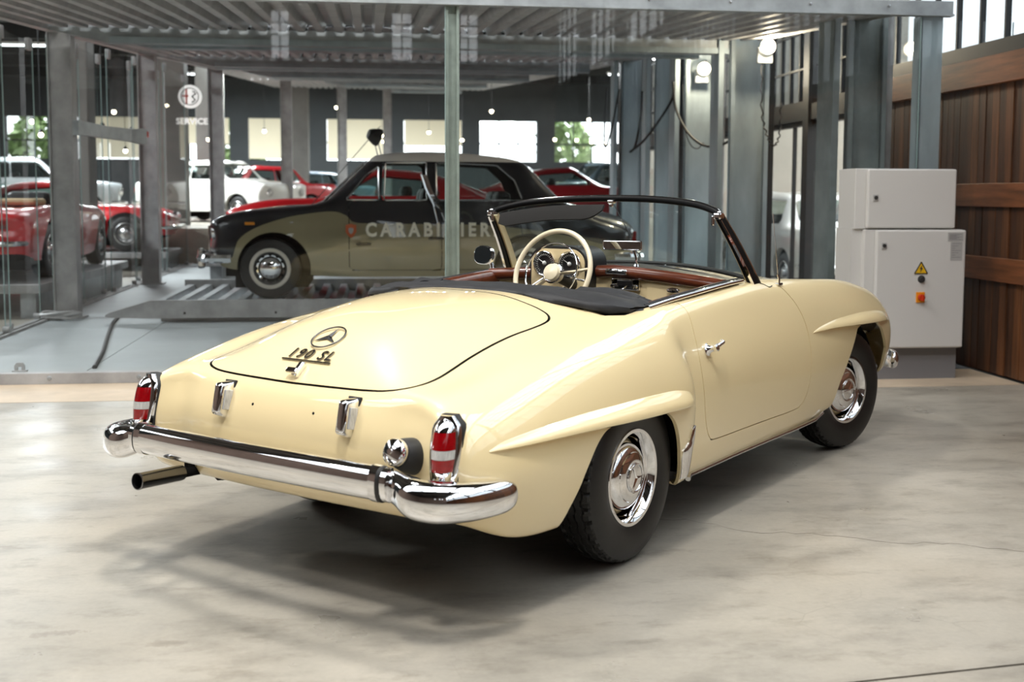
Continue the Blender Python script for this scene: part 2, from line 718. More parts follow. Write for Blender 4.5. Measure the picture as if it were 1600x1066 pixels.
LID = [(p.x, p.y) for p in catmull([(-.960, -.2, 0), (-.960, .0, 0), (-.955, .20, 0), (-.948, .33, 0), (-.935, .41, 0), (-.905, .465, 0), (-.855, .495, 0), (-.78, .505, 0), (-.68, .502, 0), (-.58, .498, 0), (-.46, .500, 0), (-.34, .507, 0), (-.24, .518, 0), (-.16, .520, 0), (-.105, .508, 0), (-.068, .475, 0), (-.05, .42, 0), (-.045, .36, 0), (-.03, .2, 0), (-.025, 0, 0), (-.025, -.2, 0)], 4)]


def f_lid(p):
    q = XW(p)
    q[:, 0] += np.minimum(0, p[:, 2] - .78) * .6
    return np.where(p[:, 2] > .6, sd_poly(q, LID), 1.0)


DOOR = [(p.x, p.y) for p in catmull([(.585, 1.2, 0), (.582, 1.0, 0), (.577, .88, 0), (.563, .79, 0), (.556, .65, 0), (.585, .47, 0), (.61, .40, 0), (.645, .36, 0), (.72, .344, 0), (1.26, .338, 0), (1.54, .338, 0), (1.64, .355, 0), (1.69, .41, 0), (1.712, .50, 0), (1.713, .60, 0), (1.69, .73, 0), (1.64, .83, 0), (1.575, .90, 0), (1.48, .99, 0), (1.40, 1.1, 0), (1.3, 1.3, 0)], 4)]


def f_door(s):
    def f(p):
        return np.where(p[:, 1] * s > .5, sd_poly(XZ(p), DOOR), 1.0)
    return f


cut(skin, f_cock)
_fl, _v = face_vals(skin, f_cock)
drop(skin, [q for q, x in zip(_fl, _v) if x < 0])
flange(skin, f_cock, .05, direction=lambda c: Vector((0, 0, -1)))
cut(skin, f_arch)
_fl, _v = face_vals(skin, f_arch)
drop(skin, [q for q, x in zip(_fl, _v) if x < 0])
flange(skin, f_arch, .014, direction=lambda c: Vector((0, -1 if c.y > 0 else 1, 0)))
lid = take(skin, f_lid, .0050, .02, mi=1)
doorR = take(skin, f_door(-1), .0022, .02)
doorL = take(skin, f_door(1), .0022, .02)
bm_obj('body_shell', skin, [M['cream'], M['rubber']], car)
boot = bm_obj('boot_lid', lid, [M['cream'], M['rubber']], car)
door_r = bm_obj('door', doorR, [M['cream'], M['rubber']], car)
door_l = bm_obj('door', doorL, [M['cream'], M['rubber']], car)


def ribbon(path_fn, n, w, d, name, parent, m):
    """dark backing behind a panel gap"""
    secs = []
    for k in range(n + 1):
        p, nn, t = path_fn(k / n)
        a = nn.cross(t).normalized() * w
        q = p - nn * d
        secs.append([q - a, q + a])
    mb = MB()
    mb.loft(secs, closed=False, caps=False)
    return obj(name, mb, m, parent)


# wing spears over the arches
def brow(path, s, name='wing_flare'):
    """path: (x, z of the lower edge, height, overhang)"""
    P = spl([(i, *p) for i, p in enumerate(path)], np.linspace(0, len(path) - 1, 40))
    secs = []
    for x, z, h, pr in P:
        ring = []
        prof = [(1.06, -.012), (1.0, .0), (.90, .26), (.70, .62), (.45, .88), (.20, 1.0), (.04, .96), (-.05, .70), (-.05, .3), (-.02, -.02), (.1, -.03)]
        for a, b in prof:
            q, _ = on_side(x, z + h * a, s)
            ring.append(q + Vector((0, s * (pr * b), 0)) if b > .001 or b < 0 and a > .5 else Vector((q.x, q.y + s * b, q.z)))
        secs.append(ring)
    mb = MB()
    mb.loft(secs, True, True)
    return obj(name, mb, M['cream'], car)


BR = [(-.885, .575, .004, .002), (-.83, .577, .020, .012), (-.68, .578, .036, .024), (-.45, .576, .050, .035), (-.20, .568, .060, .043), (0.0, .561, .066, .046), (.18, .556, .066, .044), (.29, .550, .060, .036), (.345, .547, .050, .020), (.365, .547, .035, .003)]
BF = [(1.76, .690, .004, .002), (1.83, .693, .017, .010), (2.0, .695, .034, .021), (2.2, .690, .048, .031), (2.42, .682, .058, .037), (2.60, .675, .060, .037), (2.76, .668, .054, .028), (2.86, .662, .045, .011), (2.90, .660, .036, .003)]
for s in (-1, 1):
    brow(BR, s)
    brow(BF, s)


# wheels
def star_mb(mb, r, h, mtx, ang=0.0, inner=0.17, mi=0):
    """three-pointed star with ridged arms, in local xz, facing -y"""
    pts = []
    for k in range(6):
        q = ang + math.pi / 2 + k * math.pi / 3
        rr = r if k % 2 == 0 else r * inner
        pts.append(mtx @ Vector((rr * math.cos(q), 0, rr * math.sin(q))))
    c = mtx @ Vector((0, -h, 0))
    mb.add(pts + [c], [(i, (i + 1) % 6, 6) for i in range(6)], False, mi)


def make_wheel(prefix_mats):
    """outer side faces -y"""
    fl = Matrix.Scale(-1, 4, (0, 1, 0))
    mb = MB()
    mb.lathe([(.0, .02), (.09, .02), (.13, .028), (.146, .012), (.15, -.05), (.150, -.07), (.165, -.075), (.172, -.07)], 48, fl)
    wheel = link('wheel', mb.mesh('wheel', [prefix_mats['rim']]))
    t = MB()
    sw = [(.160, .058), (.172, .070), (.190, .078), (.215, .085), (.245, .088), (.272, .0855), (.292, .079), (.303, .072)]
    t.lathe(sw, 72, fl)
    t.lathe([(r, -h) for r, h in sw], 72, fl)
    n, secs = 216, []
    hs = [-.072, -.066, -.050, -.047, -.043, -.040, -.020, -.017, -.013, -.010, .010, .013, .017, .020, .040, .043, .047, .050, .066, .072]
    for k in range(n):
        q = 2 * math.pi * k / n
        sec = []
        for h in hs:
            zig = .003 * (1 if (k // 3) % 2 else -1)
            hh = h + (zig if abs(h) < .06 else 0)
            r = .3205 - 2.2 * h * h
            ah = abs(h)
            if ah >= .0715:
                r = .303
            elif ah > .06:
                r = .311 - (.006 if k % 4 == 0 else 0)
            if .042 < ah < .048 or .012 < ah < .018:
                r -= .008
            elif k % 6 == 0 and ah > .045:
                r -= .006
            sec.append(Vector((r * math.cos(q), hh, r * math.sin(q))))
        secs.append(sec)
    t.loft(secs, False, False, True, False)
    obj('tyre', t, M['tyre'], wheel)
    b = MB()
    b.lathe([(.183, .066), (.184, .072), (.180, .079), (.168, .078), (.158, .068), (.150, .050), (.147, .040)], 64, fl)
    obj('trim_ring', b, M['chrome'], wheel)
    hc = MB()
    hc.lathe([(.122, .02), (.126, .036), (.124, .048), (.117, .058), (.098, .070), (.094, .0705), (.092, .074), (.072, .081), (.058, .084), (.055, .0825), (.053, .0860), (.03, .0885), (.0, .0895)], 64, fl)
    ho = obj('hubcap', hc, M['chrome'], wheel)
    sm = MB()
    ring = [Vector((.052 * math.cos(q), -.089, .052 * math.sin(q))) for q in np.linspace(0, 2 * math.pi, 40, endpoint=False)]
    sm.tube(ring, .0022, 6, loop=True)
    star_mb(sm, .050, .006, Matrix.Translation((0, -.0895, 0)), 0.5)
    obj('star_emblem', sm, prefix_mats['star'], wheel)
    return wheel


w0 = make_wheel({'rim': M['cream'], 'star': M['chrome']})
w0.parent = car
w0.location = (0, -.738, .321)
for loc, rz, ry in (((0, .738, .321), math.pi, 0), ((2.40, -.725, .321), R(-14), .9), ((2.40, .725, .321), math.pi + R(-14), 0)):
    w = copy_tree(w0, car)
    w.location = loc
    w.rotation_euler = (0, ry, rz)

# wheel housings, floor pan
mb = MB()
for x0, x1 in ((-.53, .37), (1.95, 2.90)):
    for s in (-1, 1):
        c = (x0 + x1) / 2
        mb = MB()
        qs = np.linspace(R(-5), R(185), 15)
        mb.loft([[(c + (x1 - x0) / 2 * math.cos(q), s * .57, .30 + .38 * math.sin(q)) for q in qs], [(c + (x1 - x0) / 2 * math.cos(q), s * .775, .30 + .38 * math.sin(q)) for q in qs]], closed=False, caps=False)
        mb.add([(c + (x1 - x0) / 2 * math.cos(q), s * .57, .30 + .38 * math.sin(q)) for q in qs], [tuple(range(15))])
        obj('wheel_housing', mb, M['black'], car)
mb = MB()
mb.box((1.15, 0, .27), (3.5, 1.12, .03))
mb.box((1.18, 0, .255), (1.42, 1.50, .03))
mb.box((-.76, 0, .44), (.2, 1.10, .12))
mb.box((-.40, .1, .24), (.35, .55, .1), .03)
mb.tube([(2.6, -.2, .22), (.6, .25, .2), (-.3, .42, .24), (-.85, .47, .32)], .025, 8)
mb.tube([(0, -.70, .32), (0, .70, .32)], .05, 10)
mb.tube([(2.4, -.70, .32), (2.4, .70, .32)], .035, 10)
obj('underbody', mb, M['black'], car)


# ---- rear bumper
def dsec(c, t, up, hz, dx, n=20, back=.55):
    """rounded bumper section: full outward, flat behind"""
    out = Vector(t).cross(Vector(up)).normalized()
    ring = []
    for k in range(n):
        q = 2 * math.pi * k / n
        a, b = math.cos(q), math.sin(q)
        a = math.copysign(abs(a) ** .8, a) * (dx if a > 0 else dx * back)
        b = math.copysign(abs(b) ** .85, b) * hz
        ring.append(Vector(c) + out * a + Vector(up) * b)
    return ring


def bumper_bar(pts, sizes, sub=8):
    P = catmull(pts, sub)
    S = spl([(i, *s) for i, s in enumerate(sizes)], np.linspace(0, len(sizes) - 1, len(P)))
    secs = []
    for i, p in enumerate(P):
        t = (P[min(i + 1, len(P) - 1)] - P[max(i - 1, 0)]).normalized()
        secs.append(dsec(p, t, (0, 0, 1), S[i][0], S[i][1]))
    mb = MB()
    mb.loft(secs)
    return mb


mb = bumper_bar([(-1.100, .60, .487), (-1.122, .40, .492), (-1.135, .2, .495), (-1.14, 0, .496), (-1.135, -.2, .495), (-1.122, -.40, .492), (-1.100, -.60, .487)], [(.053, .042)] * 7)
bump = obj('rear_bumper', mb, M['chrome'], car)
for s in (-1, 1):
    pts = [(-1.098, .555, .486), (-1.090, .595, .482), (-1.088, .640, .470), (-1.092, .695, .458), (-1.070, .750, .452), (-1.012, .800, .449), (-.95, .832, .447), (-.885, .850, .446), (-.842, .854, .446), (-.828, .854, .446)]
    sz = [(.052, .041), (.049, .040), (.054, .050), (.062, .062), (.063, .062), (.060, .056), (.056, .048), (.051, .040), (.038, .028), (.014, .010)]
    pts = [(x, y * s, z) for x, y, z in pts]
    if s > 0:
        pts, sz = pts[::-1], sz[::-1]
    obj('bumper_corner', bumper_bar(pts, sz, 6), M['chrome'], bump)
    # clamp band, with its dark gasket edges
    for nm, w, g, m in (('clamp_band', .016, .0045, 'chrome'), ('clamp_gasket', .024, .0025, 'rubber')):
        secs = []
        for dy in (-w, w):
            t = Vector((-.09 * s, -s * s, 0)) if s < 0 else Vector((.09, -1, 0))
            secs.append(dsec((-1.104 - (dy * .10 * s), s * .553 + dy, .4875), t, (0, 0, 1), .053 + g, .042 + g, 24, .62))
        mb = MB()
        mb.loft(secs)
        obj(nm, mb, M[m], bump)
for s in (-1, 1):
    mb = MB()
    mb.bar((-1.10, s * .5, .47), (-.94, s * .5, .45), .03, .05)
    obj('bumper_bracket', mb, M['black'], bump)
mb = bumper_bar([(3.12, .80, .40), (3.19, .76, .40), (3.27, .52, .41), (3.30, 0, .41), (3.27, -.52, .41), (3.19, -.76, .40), (3.12, -.815, .40), (3.09, -.82, .40)][::-1], [(.02, .015), (.05, .03), (.055, .04), (.055, .04), (.055, .04), (.055, .04), (.05, .03), (.03, .02)])
obj('front_bumper', mb, M['chrome'], car)


# ---- tail lights
def taillight(s):
    root = None
    zb, zt = .490, .684
    parts = [('tail_light', 0, .19, 'chrome'), ('red_lens', .19, .385, 'red_lens'), ('clear_lens', .385, .53, 'clear_lens'), ('red_lens', .53, .80, 'red_lens'), ('chrome_cap', .80, 1.0, 'chrome')]
    out = Vector((-1, s * .22, 0)).normalized()
    lat = Vector((-out.y, out.x, 0))

    def ring(t, grow=0.0, dep=None, back=.06, pw=.8):
        z = zb + (zt - zb) * t
        hw = spl([(0, .032), (.15, .036), (.5, .041), (.8, .038), (.92, .029), (1, .011)], [t])[0][0] + grow
        d = spl([(0, .050), (.2, .058), (.5, .062), (.8, .056), (.93, .042), (1, .022)], [t])[0][0]
        if dep is not None:
            d = dep
        yc = .706 - .006 * t
        base = Vector((-.982 + .030 * t, s * yc, z))
        n = 14
        pts = []
        for k in range(n + 1):
            a = math.pi * k / n
            pts.append(base + lat * (hw * math.cos(a)) + out * (d * max(0, math.sin(a)) ** pw))
        bk = back * (1 - .72 * max(0, min(1, t))) 
        pts.append(base - out * bk - lat * hw)
        pts.append(base - out * bk + lat * hw)
        return pts
    for nm, a, b, m in parts:
        mb = MB()
        mb.loft([ring(t) for t in np.linspace(a, b - (.004 if b < 1 else 0), 8)])
        o = obj(nm, mb, M[m], root if root else car)
        root = root or o
    mb = MB()
    mb.loft([ring(t, .011, .026, .085, .42) for t in np.linspace(-.03, 1.03, 16)])
    obj('bezel', mb, M['chrome'], root)
    mb = MB()
    mb.loft([ring(t, .0135, .004, .085, .42) for t in np.linspace(-.035, 1.035, 16)])
    obj('gasket', mb, M['rubber'], root)


taillight(-1)
taillight(1)

# ---- plate lamps, filler cap, exhaust, boot furniture
for y in (-.305, .285):
    q, n = on_tail(y, .64)
    tilt = Matrix.Translation((q.x - .018, y, .640)) @ Matrix.Rotation(R(12), 4, 'Y')
    mb = MB()
    bm = bmesh.new()
    bmesh.ops.create_cube(bm, size=1)
    bmesh.ops.scale(bm, vec=(.062, .052, .138), verts=bm.verts)
    for v in bm.verts:
        if v.co.x < 0:
            v.co.z *= .78
            v.co.y *= .72
    bmesh.ops.bevel(bm, geom=list(bm.edges), offset=.012, segments=3, profile=.5, affect='EDGES')
    bmesh.ops.transform(bm, matrix=tilt, verts=bm.verts)
    bm.verts.index_update()
    mb.add([v.co for v in bm.verts], [[v.index for v in f.verts] for f in bm.faces], True)
    bm.free()
    pl = obj('plate_lamp', mb, M['chrome'], car)
    mb = MB()
    mb.box((0, 0, 0), (.034, .006, .07), .002)
    for v in range(len(mb.v)):
        mb.v[v] = tuple(tilt @ (Vector(mb.v[v]) + Vector((.004, -.0245, 0))))
    obj('lamp_lens', mb, M['clear_lens'], pl)
    mb = MB()
    mb.box((0, 0, 0), (.01, .056, .142), .003)
    for v in range(len(mb.v)):
        mb.v[v] = tuple(tilt @ (Vector(mb.v[v]) + Vector((.031, 0, 0))))
    obj('lamp_gasket', mb, M['rubber'], pl)
for y in (.145, -.145):
    q, n = on_tail(y, .635)
    mb = MB()
    mb.lathe([(0, .002), (.004, .002), (.005, 0)], 10, Matrix.Translation(q) @ Matrix.Rotation(R(90), 4, 'Z') @ Matrix.Rotation(R(20), 4, 'X'))
    obj('plate_screw_hole', mb, M['black'], car)
q, n = on_tail(-.565, .548)
ax = Vector((-.90, .10, .30)).normalized()
mz = Matrix.Translation(q - ax * .01) @ ax.to_track_quat('Y', 'Z').to_matrix().to_4x4()
mb = MB()
mb.lathe([(.056, -.05), (.058, 0), (.056, .02), (.048, .055), (.044, .062), (0, .062)], 28, mz)
fc = obj('filler_cap', mb, M['rubber'], car)
mb = MB()
mb.lathe([(.040, .060), (.043, .064), (.043, .088), (.040, .094), (.022, .101), (.010, .103), (.009, .107), (0, .108)], 28, mz)
obj('chrome_lid', mb, M['chrome'], fc)
ex0, ex1 = Vector((-1.005, .486, .353)), Vector((-1.205, .475, .362))
mb = MB()
d = (ex1 - ex0).normalized()
mb.lathe([(.024, .0), (.0275, .0), (.0285, .01), (.0285, .190), (.030, .193), (.030, .200), (.0265, .201), (.025, .195), (.025, .05), (0, .05)], 28, Matrix.Translation(ex0) @ d.to_track_quat('Y', 'Z').to_matrix().to_4x4())
exh = obj('exhaust_pipe', mb, M['dark_chrome'], car)
mb = MB()
mb.tube([ex0 + d * .03, ex0 - d * .05, ex0 - d * .2], .020, 10)
mb.box((-.965, .487, .385), (.04, .02, .06), .004)
obj('exhaust_hanger', mb, M['black'], exh)


def deck_frame(x, y):
    """frame on the boot: local x to the car's right, local y up the deck"""
    p, n = on_top(x, y)
    up = Vector((1, 0, 0)) - n * n.x
    up.normalize()
    rt = up.cross(n)
    return Matrix((rt, up, n)).transposed().to_4x4(), p


rot, p = deck_frame(-.742, 0)
fr = Matrix.Translation(p) @ rot
mb = MB()
mb.tube([fr @ Vector((.064 * math.cos(q), .064 * math.sin(q), .006)) for q in np.linspace(0, 2 * math.pi, 48, endpoint=False)], .0034, 8, loop=True)
star_mb(mb, .062, .009, fr @ Matrix.Translation((0, 0, .004)) @ Matrix.Rotation(R(90), 4, 'X') @ Matrix.Rotation(math.pi, 4, 'Z'), R(180))
obj('boot_star', mb, M['dim_chrome'], boot)
rot, p = deck_frame(-.833, .005)
fr = Matrix.Translation(p) @ rot
vs, fs = text_mesh('190 SL', .062, .0022, .0008, 1.25, .25)
mb = MB()
mb.add([fr @ (v + Vector((0, .008, .004))) for v in vs], fs)
mb.bar(fr @ Vector((-.115, -.022, .004)), fr @ Vector((.115, -.022, .004)), .006, .004, up=rot @ Vector((0, 0, 1)))
obj('boot_script', mb, M['dim_chrome'], boot)
rot, p = deck_frame(-.885, -.0)
fr = Matrix.Translation(p) @ rot
mb = MB()
mb.box((0, 0, .010), (.024, .062, .022), .006, None)
mb.box((-.012, -.016, .022), (.05, .022, .014), .005)
mb.v = [tuple(fr @ Vector(v)) for v in mb.v]
obj('boot_handle', mb, M['chrome'], boot)

# ---- door handle, guards, sill strip
for s, dr in ((-1, door_r), (1, door_l)):
    q, n = on_side(.635, .725, s)
    mb = MB()
    mb.lathe([(.026, -.004), (.027, .006), (.020, .010), (.014, .022), (.013, .036), (.016, .040), (.016, .052), (.010, .056), (0, .057)], 20, Matrix.Translation(q) @ n.to_track_quat('Y', 'Z').to_matrix().to_4x4())
    b = q + n * .036
    mb.tube(catmull([b, b + Vector((.04, s * .004, .010)), b + Vector((.078, s * .004, .018)), b + Vector((.086, -s * .012, .020))], 5), [.010] * 6 + [.0085] * 9 + [.006], 10)
    obj('door_handle', mb, M['chrome'], dr)
    # stone guard ahead of the rear wheel: a sheath round the arch edge with a fin running up
    front, back = [], []
    for z in np.linspace(.252, .458, 22):
        xa, xb = spl([(.25, .323, .400), (.30, .314, .408), (.345, .303, .414), (.368, .306, .417), (.386, .350, .418), (.42, .372, .416), (.445, .386, .409), (.458, .394, .398)], [z])[0]
        ra, rb = [], []
        for k in range(9):
            x = xa + (xb - xa) * k / 8
            q, n = on_side(x, z, s)
            n.z *= .2
            h = .0035 + .008 * math.sin(math.pi * k / 8)
            ra.append(q + n * h)
            rb.append(q - n * .004)
        front.append(ra + rb[::-1])
    mb = MB()
    mb.loft(front)
    obj('stone_guard', mb, M['chrome'], car)
    mb = MB()
    pts = [on_side(x, .252, s)[0] + Vector((0, s * .006, -.014 + .012 * max(0, x - 1.6))) for x in np.linspace(.40, 1.93, 24)]
    mb.tube(pts, .011, 8, up=(0, 0, 1), flat=.8)
    obj('sill_trim', mb, M['steel'], car)
    # headlamp
    mb = MB()
    ax = Vector((1, s * .12, .05)).normalized()
    mz = Matrix.Translation((2.94, s * .685, .665)) @ ax.to_track_quat('Y', 'Z').to_matrix().to_4x4()
    mb.lathe([(.10, 0), (.112, .05), (.108, .075), (.095, .085)], 28, mz)
    hl = obj('headlamp', mb, M['chrome'], car)
    mb = MB()
    mb.lathe([(.096, .08), (.08, .10), (.04, .115), (0, .12)], 24, mz)
    obj('headlamp_lens', mb, M['clear_lens'], hl)
mb = MB()
mb.loft([[(3.12, .46 * math.cos(q), .55 + .10 * math.sin(q)) for q in np.linspace(0, 2 * math.pi, 28, endpoint=False)], [(3.175, .45 * math.cos(q), .55 + .09 * math.sin(q)) for q in np.linspace(0, 2 * math.pi, 28, endpoint=False)]])
obj('grille', mb, M['steel'], car)
q, n = on_top(1.55, -.735)
mb = MB()
mb.box(q + Vector((0, 0, .004)), (.05, .022, .012), .003)
mb.tube([q, q + Vector((0, .0, .03)), q + Vector((.0, .006, .05))], .006, 8)
mb.tube([q + Vector((.0, .006, .05)), q + Vector((-.02, .03, .34))], .0017, 6)
obj('aerial', mb, M['chrome'], car)

# ---- cockpit
mb = MB()
mb.box((.80, 0, .285), (1.45, 1.28, .02))
mb.box((.125, 0, .58), (.02, 1.26, .62))
mb.box((1.53, 0, .60), (.02, 1.20, .62))
for s in (-1, 1):
    mb.box((.80, s * .665, .58), (1.45, .015, .58))
obj('cockpit_tub', mb, M['carpet'], car)
for s in (-1, 1):
    # capping rail along the door top, chrome strip outside it
    pts = [Vector((x, s * w, on_top(x, s * .69)[0].z + dz)) for x, w, dz in ((.36, .652, .006), (.55, .656, .012), (.80, .658, .016), (1.05, .659, .017), (1.25, .658, .014))]
    P = catmull(pts, 5)
    secs = []
    for p in P:
        secs.append([p + Vector((0, s * a, b)) for a, b in ((.008, .0), (.004, .010), (-.010, .014), (-.030, .010), (-.045, -.005), (-.050, -.03), (-.045, -.055), (0, -.05))])
    mb = MB()
    mb.loft(secs)
    dr = door_r if s < 0 else door_l
    obj('capping_rail', mb, M['leather_brown'], dr)
    mb = MB()
    mb.tube([p + Vector((0, s * .019, .004)) for p in P], .0115, 10, up=(0, 0, 1), flat=.9)
    obj('chrome_strip', mb, M['chrome'], dr)
    mb = MB()
    mb.tube([p + Vector((0, s * .003, .012)) for p in P], .006, 6)
    obj('weather_strip', mb, M['rubber'], dr)
    mb = MB()
    mb.box((.82, s * .648, .62), (.95, .02, .46), .008)
    mb.box((.85, s * .63, .60), (.55, .02, .10), .01)
    obj('door_card', mb, M['cream_trim'] if s < 0 else M['leather_black'], dr)
    # seats, lower than the folded top
    mb = MB()
    mb.box((.75, s * .33, .42), (.50, .50, .16), .05)
    sd = obj('seat', mb, M['leather_black'], car)
    mb = MB()
    mb.box((.47, s * .33, .64), (.13, .50, .42), .05, Matrix.Rotation(R(-12), 4, 'Y'))
    obj('seat_back', mb, M['leather_black'], sd)
mb = MB()
mb.box((.85, 0, .36), (1.2, .2, .16), .04)
mb.tube([(1.05, 0, .42), (1.0, 0, .62)], .008, 8)
mb.sphere((1.0, 0, .63), .022)
obj('gear_tunnel', mb, M['carpet'], car)


# ---- dashboard
def dash_x(y):
    return spl([(-.70, 1.10), (-.5, 1.19), (-.25, 1.25), (0, 1.265), (.25, 1.25), (.5, 1.19), (.70, 1.10)], [y])[0][0]


ys = np.linspace(-.64, .64, 41)
mb = MB()
mb.loft([[(dash_x(y) + .02, y, .72), (dash_x(y) - .01, y, .80), (dash_x(y), y, .955 - .02 * abs(y)), (dash_x(y) + .1, y, .965 - .02 * abs(y)), (dash_x(y) + .1, y, .72)] for y in ys])
dash = obj('dashboard', mb, M['cream_trim'], car)


def dash_roll(y0, y1, name, m, zo=0.0, r=.032):
    P = [(dash_x(y) - .008, y, .985 + zo - .035 * abs(y) / .65) for y in np.linspace(y0, y1, 26)]
    mb = MB()
    mb.tube(P, r, 12, up=(0, 0, 1))
    return obj(name, mb, m, dash)


dash_roll(-.655, .09, 'wood_roll', M['leather_brown'])
dash_roll(.42, .655, 'wood_roll', M['leather_brown'])
# top of the dash up to the glass
mb = MB()
mb.loft([[(dash_x(y) + .01, y, 1.010 - .035 * abs(y) / .65), (dash_x(y) + .10, y, 1.016 - .045 * abs(y) / .65), (dash_x(y) + .27 - .12 * (y / .65) ** 2, y, 1.012 - .05 * abs(y) / .65), (dash_x(y) + .25 - .12 * (y / .65) ** 2, y, .97 - .04 * abs(y) / .65), (dash_x(y) + .01, y, .95)] for y in ys])
obj('dash_top', mb, M['leather_black'], dash)
# binnacle
gx = dash_x(.27) - .05
G1, G2, GZ = .345, .197, 1.018
hood = [(G1 + .095 * math.cos(q), GZ + .085 * math.sin(q)) for q in np.linspace(R(-10), R(100), 10)] + [(G2 + .095 * math.cos(q), GZ + .085 * math.sin(q)) for q in np.linspace(R(80), R(190), 10)]
mb = MB()
mb.loft([[(gx - .03, y, z) for y, z in hood] + [(gx - .03, hood[-1][0], .80), (gx - .03, hood[0][0], .80)], [(gx + .16, y, z) for y, z in hood] + [(gx + .16, hood[-1][0], .80), (gx + .16, hood[0][0], .80)]], True, True)
bn = obj('binnacle_hood', mb, M['leather_black'], dash)
face = [(G1 + .083 * math.cos(q), GZ + .074 * math.sin(q)) for q in np.linspace(R(-10), R(100), 10)] + [(G2 + .083 * math.cos(q), GZ + .074 * math.sin(q)) for q in np.linspace(R(80), R(190), 10)] + [(G2 - .085, .79), (G1 + .085, .79)]
mb = MB()
mb.loft([[(gx - .036, y, z) for y, z in face], [(gx - .02, y, z) for y, z in face]])
obj('binnacle_face', mb, M['cream_trim'], dash)
for gy in (G1, G2):
    mz = Matrix.Translation((gx - .036, gy, GZ - .002)) @ Matrix.Rotation(R(90), 4, 'Z')
    mb = MB()
    mb.lathe([(.0, .004), (.055, .004), (.058, .006)], 32, mz)
    g = obj('gauge', mb, M['gauge'], dash)
    mb = MB()
    mb.tube([Vector((gx - .044, gy + .060 * math.cos(q), GZ - .002 + .060 * math.sin(q))) for q in np.linspace(0, 2 * math.pi, 36, endpoint=False)], .005, 8, loop=True)
    obj('gauge_bezel', mb, M['chrome'], g)
    mb = MB()
    for k in range(24):
        q = R(-50 + 280 * k / 23)
        a = Vector((gx - .0415, gy + .050 * math.cos(q), GZ - .002 + .050 * math.sin(q)))
        b = Vector((gx - .0415, gy + .041 * math.cos(q), GZ - .002 + .041 * math.sin(q)))
        mb.bar(a, b, .0018, .0015)
    mb.bar((gx - .043, gy, GZ), (gx - .043, gy + .035, GZ + .02), .003, .002)
    mb.sphere((gx - .043, gy, GZ), .011, 10, 6)
    obj('gauge_marks', mb, M['white'], g)
for y, z in ((.285, .935), (.255, .928), (.225, .895), (.30, .885), (.20, .93)):
    mb = MB()
    mb.lathe([(.012, 0), (.012, .018), (.008, .024), (0, .025)], 14, Matrix.Translation((gx - .036, y, z)) @ Matrix.Rotation(R(90), 4, 'Z'))
    obj('dash_knob', mb, M['chrome'], dash)
# radio, clock, glovebox, ashtray grip
xr = dash_x(-.07)
mb = MB()
mb.box((xr - .01, -.072, .925), (.03, .155, .060), .006)
rd = obj('radio', mb, M['chrome'], dash)
mb = MB()
mb.box((xr - .027, -.072, .932), (.008, .085, .026), .002)
obj('radio_dial', mb, M['gauge'], rd)
for y in (-.012, -.132):
    mb = MB()
    mb.lathe([(.012, 0), (.011, .02), (0, .021)], 14, Matrix.Translation((xr - .025, y, .915)) @ Matrix.Rotation(R(90), 4, 'Z'))
    obj('radio_knob', mb, M['chrome'], rd)
mb = MB()
mb.box((xr - .048, -.035, .985), (.02, .12, .026), .008)
mb.tube([(xr - .055, -.085, .99), (xr - .07, -.035, .995), (xr - .055, .015, .99)], .007, 8)
obj('ashtray_grip', mb, M['chrome'], dash)
mb = MB()
gp = []
for y in np.linspace(-.19, -.50, 14):
    gp.append([(dash_x(y) - .008, y, .840), (dash_x(y) - .012, y, .842), (dash_x(y) - .008, y, .940), (dash_x(y) - .002, y, .942), (dash_x(y) + .02, y, .89)])
mb.loft(gp)
gb = obj('glovebox_lid', mb, M['cream_trim'], dash)
mb = MB()
for s in (0,):
    y = -.345
    mb.lathe([(0, .010), (.026, .009), (.036, .004), (.038, 0)], 20, Matrix.Translation((dash_x(y) - .014, y, .908)) @ Matrix.Rotation(R(90), 4, 'Z') @ Matrix.Scale(.38, 4, (0, 0, 1)))
obj('glovebox_catch', mb, M['chrome'], gb)

# ---- steering wheel
sc = Vector((.985, .187, .985))
ax = Vector((-.93, .02, .34)).normalized()
mz = Matrix.Translation(sc) @ ax.to_track_quat('Y', 'Z').to_matrix().to_4x4()
c32 = np.linspace(0, 2 * math.pi, 64, endpoint=False)
mb = MB()
mb.tube([mz @ Vector((.212 * math.cos(q), 0, .212 * math.sin(q))) for q in c32], .0125, 12, loop=True)
sw = obj('steering_wheel', mb, M['ivory'], car)
mb = MB()
mb.lathe([(.035, -.05), (.042, -.02), (.045, .0), (.040, .016), (.020, .023), (0, .025)], 24, mz)
hubm = obj('horn_hub', mb, M['ivory'], sw)
mb = MB()
mb.tube([mz @ Vector((.048 * math.cos(q), -.004, .048 * math.sin(q))) for q in c32], .005, 8, loop=True)
obj('hub_ring', mb, M['chrome'], sw)
for q in (R(172), R(-38)):
    mb = MB()
    a, b = Vector((.04 * math.cos(q), -.012, .04 * math.sin(q))), Vector((.206 * math.cos(q), -.004, .206 * math.sin(q)))
    mb.tube([mz @ a, mz @ ((a + b) / 2 + Vector((0, -.01, 0))), mz @ b], [.017, .013, .010], 10, flat=.7)
    obj('spoke', mb, M['ivory'], sw)
mb = MB()
mb.tube([mz @ Vector((.146 * math.cos(q), .012, .146 * math.sin(q))) for q in c32], .0045, 8, loop=True)
for q in (R(172), R(-38)):
    mb.tube([mz @ Vector((.05 * math.cos(q), .006, .05 * math.sin(q))), mz @ Vector((.146 * math.cos(q), .012, .146 * math.sin(q)))], .004, 6)
obj('horn_ring', mb, M['chrome'], sw)
mb = MB()
mb.tube([sc - ax * .04, sc - ax * .34], .03, 12)
obj('steering_column', mb, M['leather_black'], sw)
mb = MB()
